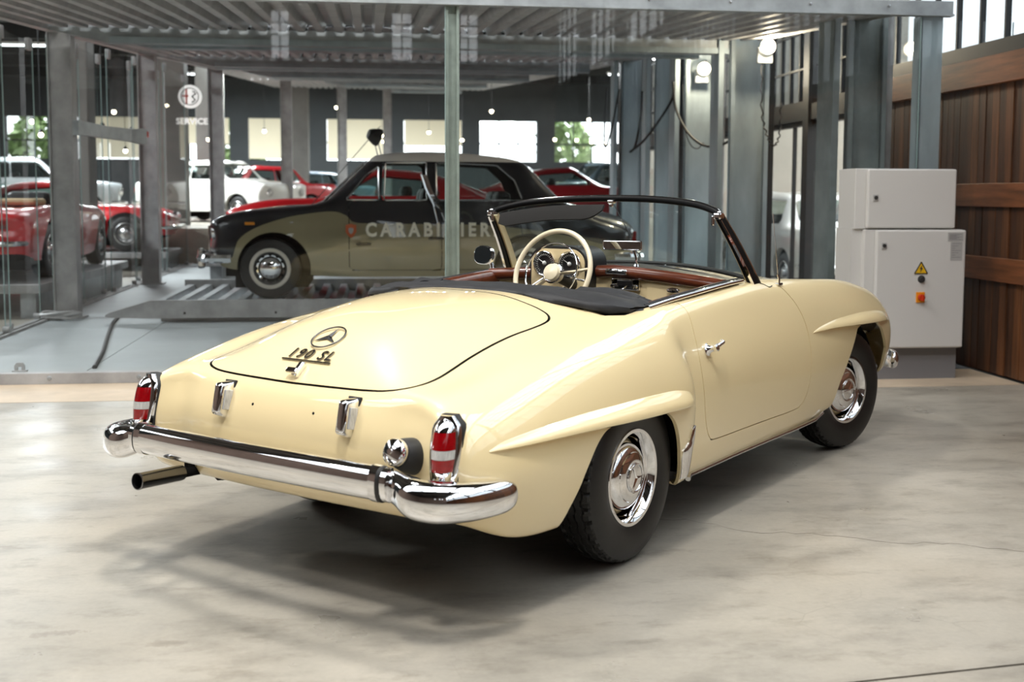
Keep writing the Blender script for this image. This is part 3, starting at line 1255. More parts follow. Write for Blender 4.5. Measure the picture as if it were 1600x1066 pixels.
mb.tube([mz @ Vector((-.04, -.06, 0)), mz @ Vector((-.16, -.05, -.02))], .005, 8)
obj('indicator_stalk', mb, M['chrome'], sw)

# ---- windscreen
base = [(1.365, -.690, .948), (1.40, -.63, .965), (1.465, -.48, .985), (1.53, -.25, 1.003), (1.55, 0, 1.008), (1.53, .25, 1.003), (1.465, .48, .985), (1.40, .63, .965), (1.365, .690, .948)]
head = [(1.105, -.630, 1.262), (1.125, -.595, 1.287), (1.175, -.46, 1.318), (1.225, -.24, 1.337), (1.24, 0, 1.342), (1.225, .24, 1.337), (1.175, .46, 1.318), (1.125, .595, 1.287), (1.105, .630, 1.262)]
B, Hd = catmull(base, 6), catmull(head, 6)
mb = MB()
mb.loft([[b, b.lerp(h, .5) + Vector((.012, 0, .006)), h] for b, h in zip(B, Hd)], closed=False, caps=False)
ws = obj('windscreen_frame', MB().tube(Hd, .0155, 12, up=(0, 0, 1)), M['black_gloss'], car)
obj('windscreen_glass', mb, M['glass'], ws)
mb = MB()
mb.tube([p + Vector((.004, 0, .0125)) for p in Hd], .0058, 10)
obj('head_rail_trim', mb, M['chrome'], ws)
mb = MB()
mb.tube([p + Vector((-.004, 0, .006)) for p in B], .011, 10)
obj('base_seal', mb, M['rubber'], ws)
mb = MB()
mb.tube([p + Vector((-.030, 0, .002)) for p in B[4:-4]], .0045, 8)
obj('base_trim', mb, M['chrome'], ws)
for s in (-1, 1):
    i = 0 if s < 0 else -1
    b, h = Vector(base[i]), Vector(head[i])
    d = (h - b).normalized()
    fwd = Vector((1, 0, 0)) - d * d.x
    fwd.normalize()
    lat = Vector((0, s, 0))
    for nm, m, x0, x1, y0, y1 in (('post', 'black_gloss', -.026, .020, -.016, .014), ('post_trim', 'chrome', .018, .026, -.004, .016), ('post_inner', 'cream_trim', -.014, .022, -.026, -.014), ('post_edge', 'chrome', -.030, -.024, .002, .015)):
        mb = MB()
        secs = []
        for t in np.linspace(-.06, 1.0, 8):
            c = b.lerp(h, t) + fwd * (.010 * math.sin(math.pi * max(0, t)))
            k = 1.15 - .3 * t
            secs.append([c + fwd * x * k + lat * y * k for x, y in ((x0, y0), (x1, y0), (x1, y1), (x0, y1))])
        mb.loft(secs, smooth=False)
        obj(nm, mb, M[m], ws)
    mb = MB()
    mb.box(h + Vector((-.005, -s * .004, .004)), (.05, .040, .030), .008)
    mb.box(h + Vector((-.03, -s * .020, -.016)), (.014, .014, .045), .005)
    mb.sphere(h + Vector((-.01, 0, .018)), .011, 10, 6)
    obj('top_catch', mb, M['chrome'], ws)
mb = MB()
mb.box(Vector((1.225, 0, 1.326)), (.03, .035, .018), .005)
mb.box(Vector((1.22, 0, 1.310)), (.015, .02, .018), .004)
obj('centre_catch', mb, M['chrome'], ws)
mb = MB()
mb.tube([(1.228, -.01, 1.315), (1.36, -.03, 1.16), (1.43, -.045, 1.03)], .0022, 6)
obj('mirror_rod', mb, M['chrome'], ws)
# sun visor under the head rail on the driver's side
secs = []
for y in np.linspace(.03, .57, 16):
    x, z = spl([(0, 1.225, 1.320), (.3, 1.205, 1.312), (.6, 1.10, 1.268)], [y])[0]
    dp = .062 * min(1, max(.02, (y - .02) / .10), (.60 - y) / .06) ** .5
    secs.append([(x - .018, y, z - .006), (x - .024, y, z - .012), (x - .042, y, z - .014 - dp), (x - .034, y, z - .018 - dp), (x - .012, y, z - .016)])
mb = MB()
mb.loft(secs)
obj('sun_visor', mb, M['carpet'], ws)
mb = MB()
mb.tube([(1.33, -.085, 1.012), (1.32, -.085, 1.06), (1.312, -.075, 1.09)], .006, 8)
mb.lathe([(.016, 0), (.012, .012), (0, .014)], 14, Matrix.Translation((1.33, -.085, 1.008)) @ Matrix.Rotation(R(90), 4, 'X'))
mr = obj('interior_mirror', mb, M['chrome'], car)
mtx = Matrix.Translation((1.30, -.02, 1.112)) @ Matrix.Rotation(R(14), 4, 'Z')
mb = MB()
mb.box((0, 0, 0), (.018, .20, .048), .008)
mb.v = [tuple(mtx @ Vector(v)) for v in mb.v]
obj('mirror_back', mb, M['chrome'], mr)
mb = MB()
mb.box((-.0085, 0, 0), (.004, .188, .040), .001)
mb.v = [tuple(mtx @ Vector(v)) for v in mb.v]
obj('mirror_face', mb, M['mirror'], mr)
# wing mirror on the far door
mtx = Matrix.Translation((1.255, .80, 1.040)) @ Matrix.Rotation(R(-12), 4, 'Z') @ Matrix.Rotation(R(6), 4, 'Y') @ Matrix.Rotation(R(90), 4, 'Z')
ell = [(.074 * math.copysign(abs(math.cos(q)) ** .75, math.cos(q)), .050 * math.copysign(abs(math.sin(q)) ** .75, math.sin(q))) for q in np.linspace(0, 2 * math.pi, 28, endpoint=False)]
mb = MB()
mb.loft([[mtx @ Vector((x * k, h, z * k)) for x, z in ell] for k, h in ((.94, .002), (1.0, .0), (1.02, -.006), (.95, -.022), (.65, -.036), (.2, -.044))], True, True)
wm = obj('wing_mirror', mb, M['chrome'], door_l)
mb = MB()
mb.loft([[mtx @ Vector((x * .9, .0035, z * .9)) for x, z in ell], [mtx @ Vector((x * .9, .001, z * .9)) for x, z in ell]])
obj('mirror_face', mb, M['mirror'], wm)
mb = MB()
mb.tube([(1.265, .775, 1.03), (1.26, .745, .985), (1.265, .735, .925)], [.011, .011, .014], 10)
obj('mirror_stem', mb, M['chrome'], wm)

# ---- folded soft top across the back of the cockpit
rn = np.random.RandomState(3)


def top_roll(y):
    """rear edge x, front edge x, underside z, top z of the folded roof at y"""
    return spl([(0, .03, .32, .960, .995), (.3, .045, .33, .945, .985), (.45, .075, .36, .920, .972), (.55, .105, .39, .905, .962), (.62, .15, .42, .896, .950), (.68, .22, .45, .893, .930)], [abs(y)])[0]


secs = []
ny = 97
for i, y in enumerate(np.linspace(.662, -.662, ny)):
    xr, xf, zb_, zt_ = top_roll(y)
    a = abs(y)
    e = max(.12, min(1, (.668 - a) / .05)) ** .5
    x, wd = (xr + xf) / 2, (xf - xr) / 2 * (.6 + .4 * e)
    z, hh = (zb_ + zt_) / 2, (zt_ - zb_) / 2 * e
    ring = []
    for k in range(28):
        q = 2 * math.pi * k / 28
        cx = math.copysign(abs(math.cos(q)) ** .75, math.cos(q)) * wd
        cz = math.copysign(abs(math.sin(q)) ** .8, math.sin(q)) * hh
        wr = (.0035 * math.sin(5 * q + 12 * y) * (a > .3) + .0022 * math.sin(3 * q + 30 * y)) * (.4 + 1.2 * a)
        ring.append((x + cx + wr + .006 * math.sin(7 * y + 2), y, z + cz + wr))
    secs.append(ring)
mb = MB()
mb.loft(secs)
st = obj('soft_top', mb, M['fabric'], car)
for s in (-1, 1):
    # loose corner of the cover lying over the end of the fold
    secs = []
    for t in np.linspace(0, 1, 26):
        y = s * (.36 + .315 * t)
        xr, xf, zb_, zt_ = top_roll(y)
        row = []
        for k in range(15):
            u = k / 14
            x = xr - .012 + (xf - xr + .03) * u + .05 * t * t
            drape = .035 * (1 - u) ** 3 + .03 * t ** 3
            fold = .007 * math.sin(6 * u + 7 * t) + .006 * math.sin(13 * u - 9 * t)
            row.append(Vector((x, y, zt_ + .003 - drape + fold + (.018 * max(0, u - .5) * t))))
        secs.append(row)
    mb = MB()
    mb.loft([r + [p - Vector((0, 0, .006)) for p in r[::-1]] for r in secs])
    obj('cover_flap', mb, M['fabric'], st)
    mb = MB()
    mb.loft([[(.42 + .07 * math.cos(q), s * yy, .940 + hh * math.sin(q)) for q in np.linspace(0, 2 * math.pi, 16, endpoint=False)] for yy, hh in ((.30, .010), (.33, .030), (.42, .036), (.50, .034), (.56, .024), (.59, .006))])
    obj('folded_frame', mb, M['fabric'], st)

# seam between the scuttle and the front wing
mb = MB()
pts = []
for x, w in ((1.375, .702), (1.40, .716), (1.43, .735), (1.47, .733)):
    q, n = on_top(x, -w)
    pts.append(q + n * .0005)
mb.tube(catmull(pts, 4), .0025, 6)
obj('scuttle_seam', mb, M['rubber'], car)

# ================================================================== setting
STAINS = [(-.97, 3.62, .30, .10, .45), (-.42, 3.38, .09, .035, .8), (-.62, 3.50, .22, .08, .35), (.3, 3.55, .35, .08, .2), (2.6, 5.4, .12, .03, .5), (2.75, 4.72, .10, .015, .6)]


def mat_floor():
    m = mat('polished_concrete', (.5, .5, .5), .4)
    nt = m.node_tree
    N, L = nt.nodes.new, nt.links.new
    b = nt.nodes['Principled BSDF']
    tc = N('ShaderNodeTexCoord')

    def noise(s, d=6, r=.6, dist=0.0, vec=None):
        n = N('ShaderNodeTexNoise')
        n.inputs['Scale'].default_value = s
        n.inputs['Detail'].default_value = d
        n.inputs['Roughness'].default_value = r
        n.inputs['Distortion'].default_value = dist
        L(vec or tc.outputs['Object'], n.inputs[0])
        return n.outputs[0]

    def ramp(src, stops):
        r = N('ShaderNodeValToRGB')
        el = r.color_ramp.elements
        while len(el) < len(stops):
            el.new(.5)
        for e, (p, c) in zip(el, stops):
            e.position = p
            e.color = (*c, 1)
        L(src, r.inputs[0])
        return r.outputs[0]

    def mix(a, bb, f, mode='MIX'):
        x = N('ShaderNodeMix')
        x.data_type = 'RGBA'
        x.blend_type = mode
        for sock, v in ((x.inputs['Factor'], f), (x.inputs['A'], a), (x.inputs['B'], bb)):
            if hasattr(v, 'is_output'):
                L(v, sock)
            else:
                sock.default_value = v if isinstance(v, float) else (*v, 1)
        return x.outputs['Result']
    def mapped(sx, sy):
        mp = N('ShaderNodeMapping')
        mp.inputs['Scale'].default_value = (sx, sy, 1)
        L(tc.outputs['Object'], mp.inputs[0])
        return mp.outputs[0]
    base = ramp(noise(.6, 5, .6), [(.32, srgb(146, 141, 131)), (.5, srgb(161, 155, 144)), (.68, srgb(175, 168, 156))])
    c = mix(base, srgb(158, 146, 128), ramp(noise(.8, 4, .55), [(.45, (0, 0, 0)), (.75, (.45, .45, .45))]))
    streak = ramp(noise(1.7, 8, .68, 0, mapped(1.0, 1.9)), [(.30, (.66, .66, .655)), (.50, (1, 1, 1)), (.72, (1.10, 1.10, 1.09))])
    c = mix(c, streak, 1.0, 'MULTIPLY')
    spots = ramp(noise(6, 6, .7, 0, mapped(.7, 1.6)), [(.28, (.70, .69, .67)), (.46, (1, 1, 1))])
    c = mix(c, spots, 1.0, 'MULTIPLY')
    fine = ramp(noise(45, 4, .7), [(.3, (.94, .94, .94)), (.7, (1.05, 1.05, 1.05))])
    c = mix(c, fine, 1.0, 'MULTIPLY')
    # crazing
    mp = N('ShaderNodeVectorMath')
    mp.operation = 'ADD'
    n3 = N('ShaderNodeTexNoise')
    n3.inputs['Scale'].default_value = 3.5
    n3.inputs['Detail'].default_value = 4
    L(tc.outputs['Object'], n3.inputs[0])
    sc3 = N('ShaderNodeVectorMath')
    sc3.operation = 'SCALE'
    sc3.inputs['Scale'].default_value = .10
    L(n3.outputs['Color'], sc3.inputs[0])
    L(tc.outputs['Object'], mp.inputs[0])
    L(sc3.outputs[0], mp.inputs[1])
    vo = N('ShaderNodeTexVoronoi')
    vo.feature = 'DISTANCE_TO_EDGE'
    vo.inputs['Scale'].default_value = 2.6
    L(mp.outputs[0], vo.inputs[0])
    crack = ramp(vo.outputs['Distance'], [(.0, (.28, .28, .28)), (.005, (.16, .16, .16)), (.009, (0, 0, 0))])
    gate = ramp(noise(.9, 3), [(.53, (0, 0, 0)), (.68, (1, 1, 1))])
    c = mix(c, srgb(100, 92, 82), mix(crack, gate, 1.0, 'MULTIPLY'))
    # old oil marks
    for (x, y, rx, ry, st) in STAINS:
        sv = N('ShaderNodeVectorMath')
        sv.operation = 'SUBTRACT'
        sv.inputs[1].default_value = (x, y, 0)
        L(tc.outputs['Object'], sv.inputs[0])
        dv = N('ShaderNodeVectorMath')
        dv.operation = 'DIVIDE'
        dv.inputs[1].default_value = (rx, ry, 1)
        L(sv.outputs[0], dv.inputs[0])
        ln = N('ShaderNodeVectorMath')
        ln.operation = 'LENGTH'
        L(dv.outputs[0], ln.inputs[0])
        ad = N('ShaderNodeMath')
        ad.operation = 'MULTIPLY_ADD'
        ad.inputs[1].default_value = 1.6
        L(noise(9, 5, .7), ad.inputs[0])
        L(ln.outputs['Value'], ad.inputs[2])
        c = mix(c, srgb(88, 78, 66), ramp(ad.outputs[0], [(.75, (st, st, st)), (1.0, (st * .4, st * .4, st * .4)), (1.35, (0, 0, 0))]))
    L(c, b.inputs['Base Color'])
    rr = ramp(noise(2.4, 5, .6), [(.3, (.26, .26, .26)), (.7, (.44, .44, .44))])
    L(rr, b.inputs['Roughness'])
    bp = N('ShaderNodeBump')
    bp.inputs['Strength'].default_value = .06
    bp.inputs['Distance'].default_value = .01
    L(noise(14, 6, .6), bp.inputs['Height'])
    L(bp.outputs[0], b.inputs['Normal'])
    b.inputs['Specular IOR Level'].default_value = .45
    return m


M['concrete'] = mat_floor()
M['tan_floor'] = mat('tan_floor_strip', srgb(190, 172, 150), .5, noise=.15, nscale=3, bump=.05)
M['galv'] = mat('galvanised_steel', srgb(158, 163, 166), .42, metal=.4, noise=.22, nscale=5, rvar=.12)
M['galv_dull'] = mat('weathered_galvanised', srgb(158, 157, 157), .5, metal=.2, noise=.25, nscale=4, rvar=.1)
M['galv_sheet'] = mat('galvanised_sheet', srgb(158, 170, 176), .45, metal=.3, noise=.25, nscale=2.5, stretch=(1, 1, .35), rvar=.1)
M['plate'] = mat('grey_steel_plate', srgb(150, 155, 157), .5, metal=.25, noise=.12, nscale=2, rvar=.1)
M['steel_black'] = mat('black_steel', (.012, .013, .014), .5, metal=.3)
M['wood'] = mat('stained_timber', srgb(92, 56, 31), .5, noise=.6, nscale=3.0, stretch=(6, 6, .45), bump=.15, bscale=30)
M['wood_dark'] = mat('dark_stained_timber', srgb(66, 40, 24), .5, noise=.55, nscale=3.0, stretch=(6, 6, .45), bump=.15, bscale=30)
M['wood_rail'] = mat('timber_rail', srgb(108, 64, 37), .5, noise=.45, nscale=3.0, stretch=(.6, .6, 8), bump=.15, bscale=30)
M['cab'] = mat('grey_enamel', srgb(205, 203, 200), .38, coat=.2)
M['cab_dark'] = mat('dark_grey_enamel', srgb(118, 117, 120), .45)
M['yellow'] = mat('yellow_sticker', srgb(228, 178, 20), .45)
M['orange'] = mat('orange_plastic', srgb(224, 140, 22), .4)
M['redp'] = mat('red_plastic', srgb(190, 48, 20), .35)
M['paper'] = mat('grey_label', srgb(168, 166, 164), .6)
M['ink'] = mat('ink', (.02, .02, .02), .6)
M['roof_dark'] = mat('dark_roof', srgb(70, 66, 62), .8, noise=.2, nscale=1)
M['brick'] = mat('brown_brick', srgb(104, 86, 76), .85, noise=.3, nscale=3)
M['pillar'] = mat('grey_pillar', srgb(112, 110, 106), .7, noise=.15, nscale=2)
M['wall_far'] = mat('far_plaster', srgb(178, 172, 158), .8, noise=.1, nscale=1)
M['wall_dark'] = mat('far_dark_wall', srgb(72, 76, 78), .8, noise=.15, nscale=1)
M['bulb'] = mat('lamp_glow', (1, .9, .75), .5, emit=(1, .86, .62), estr=14)
M['tube'] = mat('tube_glow', (1, 1, 1), .5, emit=(.9, .97, 1), estr=5)
M['glass_edge'] = mat('glass_edge', srgb(140, 162, 160), .2, spec=.6)
M['pane'] = glass('clear_pane', (.955, .98, .975), 1.0, ior=1.5)
M['side_glass'] = glass('side_door_glass', (.97, .985, .98), .5)
M['dim_pane'] = glass('dimmed_window_glass', (.32, .345, .36), .6)  # plain glass, tint added to dim the bright sky behind it
M['high_pane'] = glass('clear_high_pane', (.95, .97, .97), .6)


def gthing(name, label, cat, u, v, z=0, rot=0, group=None):
    return thing(name, label, cat, GP(u, v, z), GROT + rot, group)


def gobj(name, mb, m, u=0, v=0, z=0):
    o = obj(name, mb, m, None, GP(u, v, z), GROT)
    return o


def qbox(mb, u0, u1, v0, v1, z0, z1, bev=0, mi=0):
    return mb.box(((u0 + u1) / 2, (v0 + v1) / 2, (z0 + z1) / 2), (abs(u1 - u0), abs(v1 - v0), abs(z1 - z0)), bev, None, mi)


# floor: bed plus slabs with open joints
mb = MB()
qbox(mb, -30, 30, -14, 60, -.20, -.06)
fl = struct(gobj('floor', mb, M['black']))
jl = lambda u: 2.834 + (u - 0) * .12       # the saw cut in the near right corner
mb = MB()
for (a, b, c, d) in (((-14, -14), (4.7, -14), (4.7, jl(4.7) - .006), (-14, jl(-14) - .006)), ((-14, jl(-14) + .006), (4.7, jl(4.7) + .006), (4.7, 7.78), (-14, 7.78))):
    mb = MB()
    mb.add([(*p, 0) for p in (a, b, c, d)] + [(*p, -.08) for p in (a, b, c, d)], [(0, 1, 2, 3), (7, 6, 5, 4), (0, 4, 5, 1), (1, 5, 6, 2), (2, 6, 7, 3), (3, 7, 4, 0)])
    obj('slab', mb, M['concrete'], fl)
cp = [(1.05, 4.72), (1.35, 4.60), (1.52, 4.44), (1.80, 4.36), (2.05, 4.22), (2.25, 4.20), (2.5, 4.05), (2.85, 3.92), (3.1, 3.76), (3.4, 3.70)]
P_ = catmull([(x, y, .0006) for x, y in cp], 6)
rk = np.random.RandomState(2)
P_ = [p + Vector((rk.normal(0, .006), rk.normal(0, .010), 0)) for p in P_]
mb = MB()
mb.loft([[p + Vector((.0, -w, 0)), p + Vector((0, w, 0))] for p, w in zip(P_, .0012 + .0016 * rk.rand(len(P_)))], closed=False, caps=False)
obj('floor_crack', mb, mat('crack_line', srgb(96, 88, 78), .8), fl)  # thin dark ribbon laid along the crack
mb = MB()
qbox(mb, -14, 4.7, 7.786, 8.56, -.08, .001)
obj('threshold_strip', mb, M['tan_floor'], fl)
mb = MB()
qbox(mb, -30, -3.42, 8.6, 22.4, -.08, .03)
obj('showroom_floor', mb, M['concrete'], fl)
mb = MB()
qbox(mb, -30, 10.5, 22.4, 46, -.08, .72)
obj('showroom_floor', mb, M['concrete'], fl)
mb = MB()
qbox(mb, 4.95, 30, -14, 21.8, -.08, -.01)
obj('yard', mb, M['concrete'], fl)

# right wall: timber below, steel clerestory above
WU = 4.70
wr = MB()
qbox(wr, WU + .05, WU + .20, -13, 10.9, 0, 2.42)
wall = struct(gobj('wall_right', wr, M['wood_dark']))
pv = -13.0
k = 0
rw = np.random.RandomState(5)
while pv < 10.85:
    w = .098 if pv > 6.8 else .5
    mb = MB()
    z0 = .02
    dd = rw.uniform(0, .008)
    qbox(mb, WU + dd, WU + .05, pv + .003, min(pv + w - .003, 10.9), z0, 2.30)
    obj('plank', mb, M['wood'] if rw.rand() < .55 else M['wood_dark'], wall)
    pv += w
for z0, z1, t in ((.72, .90, .035), (1.28, 1.46, .035), (2.20, 2.42, .05)):
    mb = MB()
    qbox(mb, WU - t, WU, -13, 10.9, z0, z1, .006)
    obj('rail', mb, M['wood_rail'], wall)


def steel_window(name, v0, v1, z0, z1, nv, nz, fr=.05, bar=.022, gl='pane', glassy=True):
    mb = MB()
    for a, b, c, d in ((v0, v1, z0, z0 + fr), (v0, v1, z1 - fr, z1), (v0, v0 + fr, z0, z1), (v1 - fr, v1, z0, z1)):
        qbox(mb, WU + .04, WU + .12, a, b, c, d)
    w = struct(gobj(name, mb, M['steel_black']))
    for i in range(1, nv):
        mb = MB()
        v = v0 + (v1 - v0) * i / nv
        qbox(mb, WU + .055, WU + .10, v - bar / 2, v + bar / 2, z0 + fr, z1 - fr)
        obj('mullion', mb, M['steel_black'], w)
    for i in range(1, nz):
        mb = MB()
        z = z0 + (z1 - z0) * i / nz
        qbox(mb, WU + .055, WU + .10, v0 + fr, v1 - fr, z - bar / 2, z + bar / 2)
        obj('transom', mb, M['steel_black'], w)
    if glassy:
        mb = MB()
        mb.add([(WU + .08, v0, z0), (WU + .08, v1, z0), (WU + .08, v1, z1), (WU + .08, v0, z1)], [(0, 1, 2, 3)])
        obj('pane', mb, M[gl], w)
    return w


wn = 1
for v0, v1 in ((-12.5, -8.9), (-8.7, -5.1), (-4.9, -1.3), (-1.1, 2.5), (2.7, 6.3), (6.5, 10.9)):
    steel_window('window_%d' % wn, v0, v1, 2.50, 3.9, 12, 2, gl='dim_pane')
    wn += 1
    steel_window('window_%d' % wn, v0, v1, 4.1, 7.7, 5, 6, bar=.045, gl='high_pane')
    wn += 1
for v0, v1 in ((11.1, 14.3), (14.5, 17.7), (17.9, 21.5)):
    steel_window('window_%d' % wn, v0, v1, 2.35, 5.6, 11, 8, gl='dim_pane')
    wn += 1
    steel_window('window_%d' % wn, v0, v1, .12, 2.18, 2, 1)
    wn += 1
mb = MB()
qbox(mb, WU, WU + .2, -13, 10.9, 2.42, 2.50)
qbox(mb, WU, WU + .2, 10.9, 22, 2.18, 2.35)
qbox(mb, WU, WU + .2, 10.9, 22, -.05, .12)
for v in (11.0, 12.15, 14.4, 17.8, 21.6):
    qbox(mb, WU - .02, WU + .2, v - .08, v + .08, 0, 5.7)
for v in (-8.8, -5.0, -1.2, 2.6, 6.4):
    qbox(mb, WU - .02, WU + .2, v - .10, v + .10, 2.42, 7.7)
qbox(mb, WU, WU + .2, -13, 10.9, 3.9, 4.1)
fr_ = struct(gobj('trim_1', mb, M['steel_black']))
mb = MB()
qbox(mb, WU, WU + .3, -13, 10.9, 7.7, 8.1)
qbox(mb, WU, WU + .3, 10.9, 22, 5.6, 8.1)
struct(gobj('wall_right_upper', mb, M['brick']))

# the hall behind and around the camera
mb = MB()
HO = [(-2.45, -2.0), (.6, 1.1), (2.3, 2.8)]
us_ = [-14] + [e for h_ in HO for e in h_] + [4.9]
for a, b in zip(us_[::2], us_[1::2]):
    qbox(mb, a, b, -13.3, -13, 4.8, 6.0)
qbox(mb, -14, 4.9, -13.3, -13, 0, 4.8)
qbox(mb, -14, 4.9, -13.3, -13, 6.0, 8.1)
wbk = struct(gobj('wall_back', mb, M['brick']))
for a, b in HO:
    for z in (5.1, 5.4, 5.7):
        mb = MB()
        qbox(mb, a, b, -13.2, -13.1, z - .015, z + .015)
        obj('glazing_bar', mb, M['steel_black'], wbk)
    mb = MB()
    qbox(mb, (a + b) / 2 - .015, (a + b) / 2 + .015, -13.2, -13.1, 4.8, 6.0)
    obj('glazing_bar', mb, M['steel_black'], wbk)
mb = MB()
qbox(mb, -14.3, -14, -13, 8.5, 0, 8.1)
struct(gobj('wall_left', mb, M['brick']))
# roof with two long glazed strips left open to the sky
SKY = [(-.6, 4.8)]
mb = MB()
edges = [-13.3] + [e for s_ in SKY for e in s_] + [22.0]
for a, b in zip(edges[::2], edges[1::2]):
    mb = MB()
    qbox(mb, -14.3, 5.0, a, b, 8.1, 8.25)
    if a < -13:
        roof = struct(gobj('ceiling', mb, M['roof_dark']))
    else:
        obj('roof_panel', mb, M['roof_dark'], roof)
for v in (-11, -7.5, -2.4, 6.0, 19):
    mb = MB()
    qbox(mb, -14, 4.7, v - .09, v + .09, 7.65, 8.1)
    obj('roof_beam', mb, M['steel_black'], roof)
for u in np.arange(-13, 4.7, 3.2):
    mb = MB()
    qbox(mb, u - .10, u + .10, -13, 22, 7.45, 7.85)
    obj('roof_truss', mb, M['steel_black'], roof)
for a, b in SKY:
    for u in np.arange(-13.6, 4.7, .64):
        mb = MB()
        qbox(mb, u - .02, u + .02, a, b, 8.12, 8.20)
        obj('glazing_bar', mb, M['steel_black'], roof)
    for v in np.linspace(a, b, max(4, int((b - a) / 1.8)))[1:-1]:
        mb = MB()
        qbox(mb, -14, 4.7, v - .025, v + .025, 8.1, 8.20)
        obj('glazing_bar', mb, M['steel_black'], roof)

# high-bay lamps hanging from the trusses over the car
for lb, x, y, w_ in (('high-bay lamp hanging over the rear right of the roadster', -2.3, -1.5, 190), ('high-bay lamp hanging over the left of the roadster', .2, 2.1, 170), ('high-bay lamp hanging over the floor at the far right', 5.2, -2.6, 110), ('high-bay lamp hanging over the empty floor at the left', -4.2, 3.6, 110)):
    q = GM.inverted() @ Vector((x, y, 6.1))
    t = gthing('high_bay_lamp', lb, 'lamp', q.x, q.y, 6.1, group='high-bay lamps over the hall floor')
    mb = MB()
    mb.lathe([(.10, .28), (.14, .26), (.36, .02), (.38, 0), (.36, .0), (.12, .24)], 28, Matrix.Rotation(R(90), 4, 'X'))
    obj('shade', mb, M['galv'], t)
    mb = MB()
    mb.tube([(0, 0, .26), (0, 0, 1.36)], .012, 6)
    obj('hanger', mb, M['steel_black'], t)
    al = bpy.data.lights.new('lamp_light', 'AREA')
    al.shape = 'DISK'
    al.size = .68
    al.energy = w_
    al.color = (1, .965, .90)
    ao = bpy.data.objects.new('lamp_light', al)
    COL.objects.link(ao)
    ao.parent = t
    ao.location = (0, 0, .01)

# the yard outside the right-hand windows
mb = MB()
qbox(mb, 13, 13.4, -6, 40, 0, 3.2)
struct(gobj('wall_yard', mb, mat('yard_wall', srgb(196, 170, 150), .8, noise=.15, nscale=2)))

# ================================================================== the glazed parking bay
bay = gthing('parking_bay', 'galvanised steel and glass parking bay behind the cream roadster', 'parking structure', 0, 8.56)
ROWV = 8.56


def bobj(name, mb, m, label=None):
    """part of the bay, given in garage axes"""
    mb.v = [(a, b - ROWV, c) for a, b, c in mb.v]
    return obj(name, mb, m, bay, label=label)


CZ = lambda v: 2.74 + .070 * (v - 8.56)      # underside of the raised decks
mb = MB()
qbox(mb, -9, 4.44, 8.52, 8.60, 0, .082, .004)
bb = bobj('base_beam', mb, M['galv_dull'])
for u in np.arange(-2.9, 4.3, .62):
    mb = MB()
    mb.lathe([(0, .012), (.012, .010), (.016, 0)], 10, Matrix.Translation((u, 8.52, .045)) @ Matrix.Rotation(math.pi, 4, 'Z'))
    mb.v = [(a, b - ROWV, c) for a, b, c in mb.v]
    obj('bolt', mb, M['galv'], bb)
mb = MB()
qbox(mb, -9, 4.44, 8.52, 8.56, 2.735, 2.845, .004)
qbox(mb, -9, 4.44, 8.50, 8.58, 2.73, 2.745)
tb = bobj('top_beam', mb, M['galv'])
for u in np.arange(-2.9, 4.4, .62):
    mb = MB()
    mb.lathe([(0, .012), (.010, .010), (.014, 0)], 10, Matrix.Translation((u, 8.52, 2.80)) @ Matrix.Rotation(math.pi, 4, 'Z'))
    mb.v = [(a, b - ROWV, c) for a, b, c in mb.v]
    obj('bolt', mb, M['steel'], tb)
# centre pole: a lipped channel
mb = MB()
qbox(mb, .557, .577, 8.56, 8.66, .08, 2.74)
qbox(mb, .577, .637, 8.60, 8.62, .08, 2.74)
qbox(mb, .637, .657, 8.56, 8.66, .08, 2.74)
bobj('pole', mb, mat('pole_galvanised', srgb(140, 152, 145), .45, metal=.5, noise=.2, nscale=6))
mb = MB()
qbox(mb, 4.22, 4.40, 8.60, 8.63, 0, 2.74)
qbox(mb, 4.22, 4.24, 8.60, 8.72, 0, 2.74)
bobj('corner_post', mb, M['galv_sheet'])
# front panes
for u0, u1 in ((-5.9, -3.1), (-3.1, .56), (.66, 4.2), (4.2, 4.95)):
    mb = MB()
    top_ = 2.73 if u1 < 4.5 else 2.70
    mb.add([(u0 + .006, 8.54, .083), (u1 - .006, 8.54, .083), (u1 - .006, 8.54, top_), (u0 + .006, 8.54, top_)], [(0, 1, 2, 3)])
    gp_ = bobj('front_pane', mb, M['pane'])
    mb = MB()
    qbox(mb, u1 - .010, u1 - .006, 8.536, 8.548, .083, top_)
    mb.v = [(a, b - ROWV, c) for a, b, c in mb.v]
    obj('pane_edge', mb, M['glass_edge'], gp_)
# floor plates inside
edges_u = [-3.42, -2.05, -.6, .9, 2.4, 4.55]
for a, b in zip(edges_u, edges_u[1:]):
    for c, d in ((8.60, 11.4), (11.41, 16.5), (16.51, 22)):
        mb = MB()
        qbox(mb, a + .004, b - .004, c, d, -.05, .075)
        bobj('floor_plate', mb, M['plate'])
mb = MB()
mb.tube(catmull([(-2.02, 8.75, .085), (-2.15, 9.6, .085), (-2.33, 10.6, .085), (-2.52, 11.7, .085), (-2.6, 12.4, .085)], 6), .018, 8)
bobj('floor_seam_hose', mb, M['rubber'])
for u in (-3.33, -3.26):
    mb = MB()
    qbox(mb, u - .012, u + .012, 8.65, 22, .075, .095)
    bobj('door_rail', mb, M['galv_dull'])
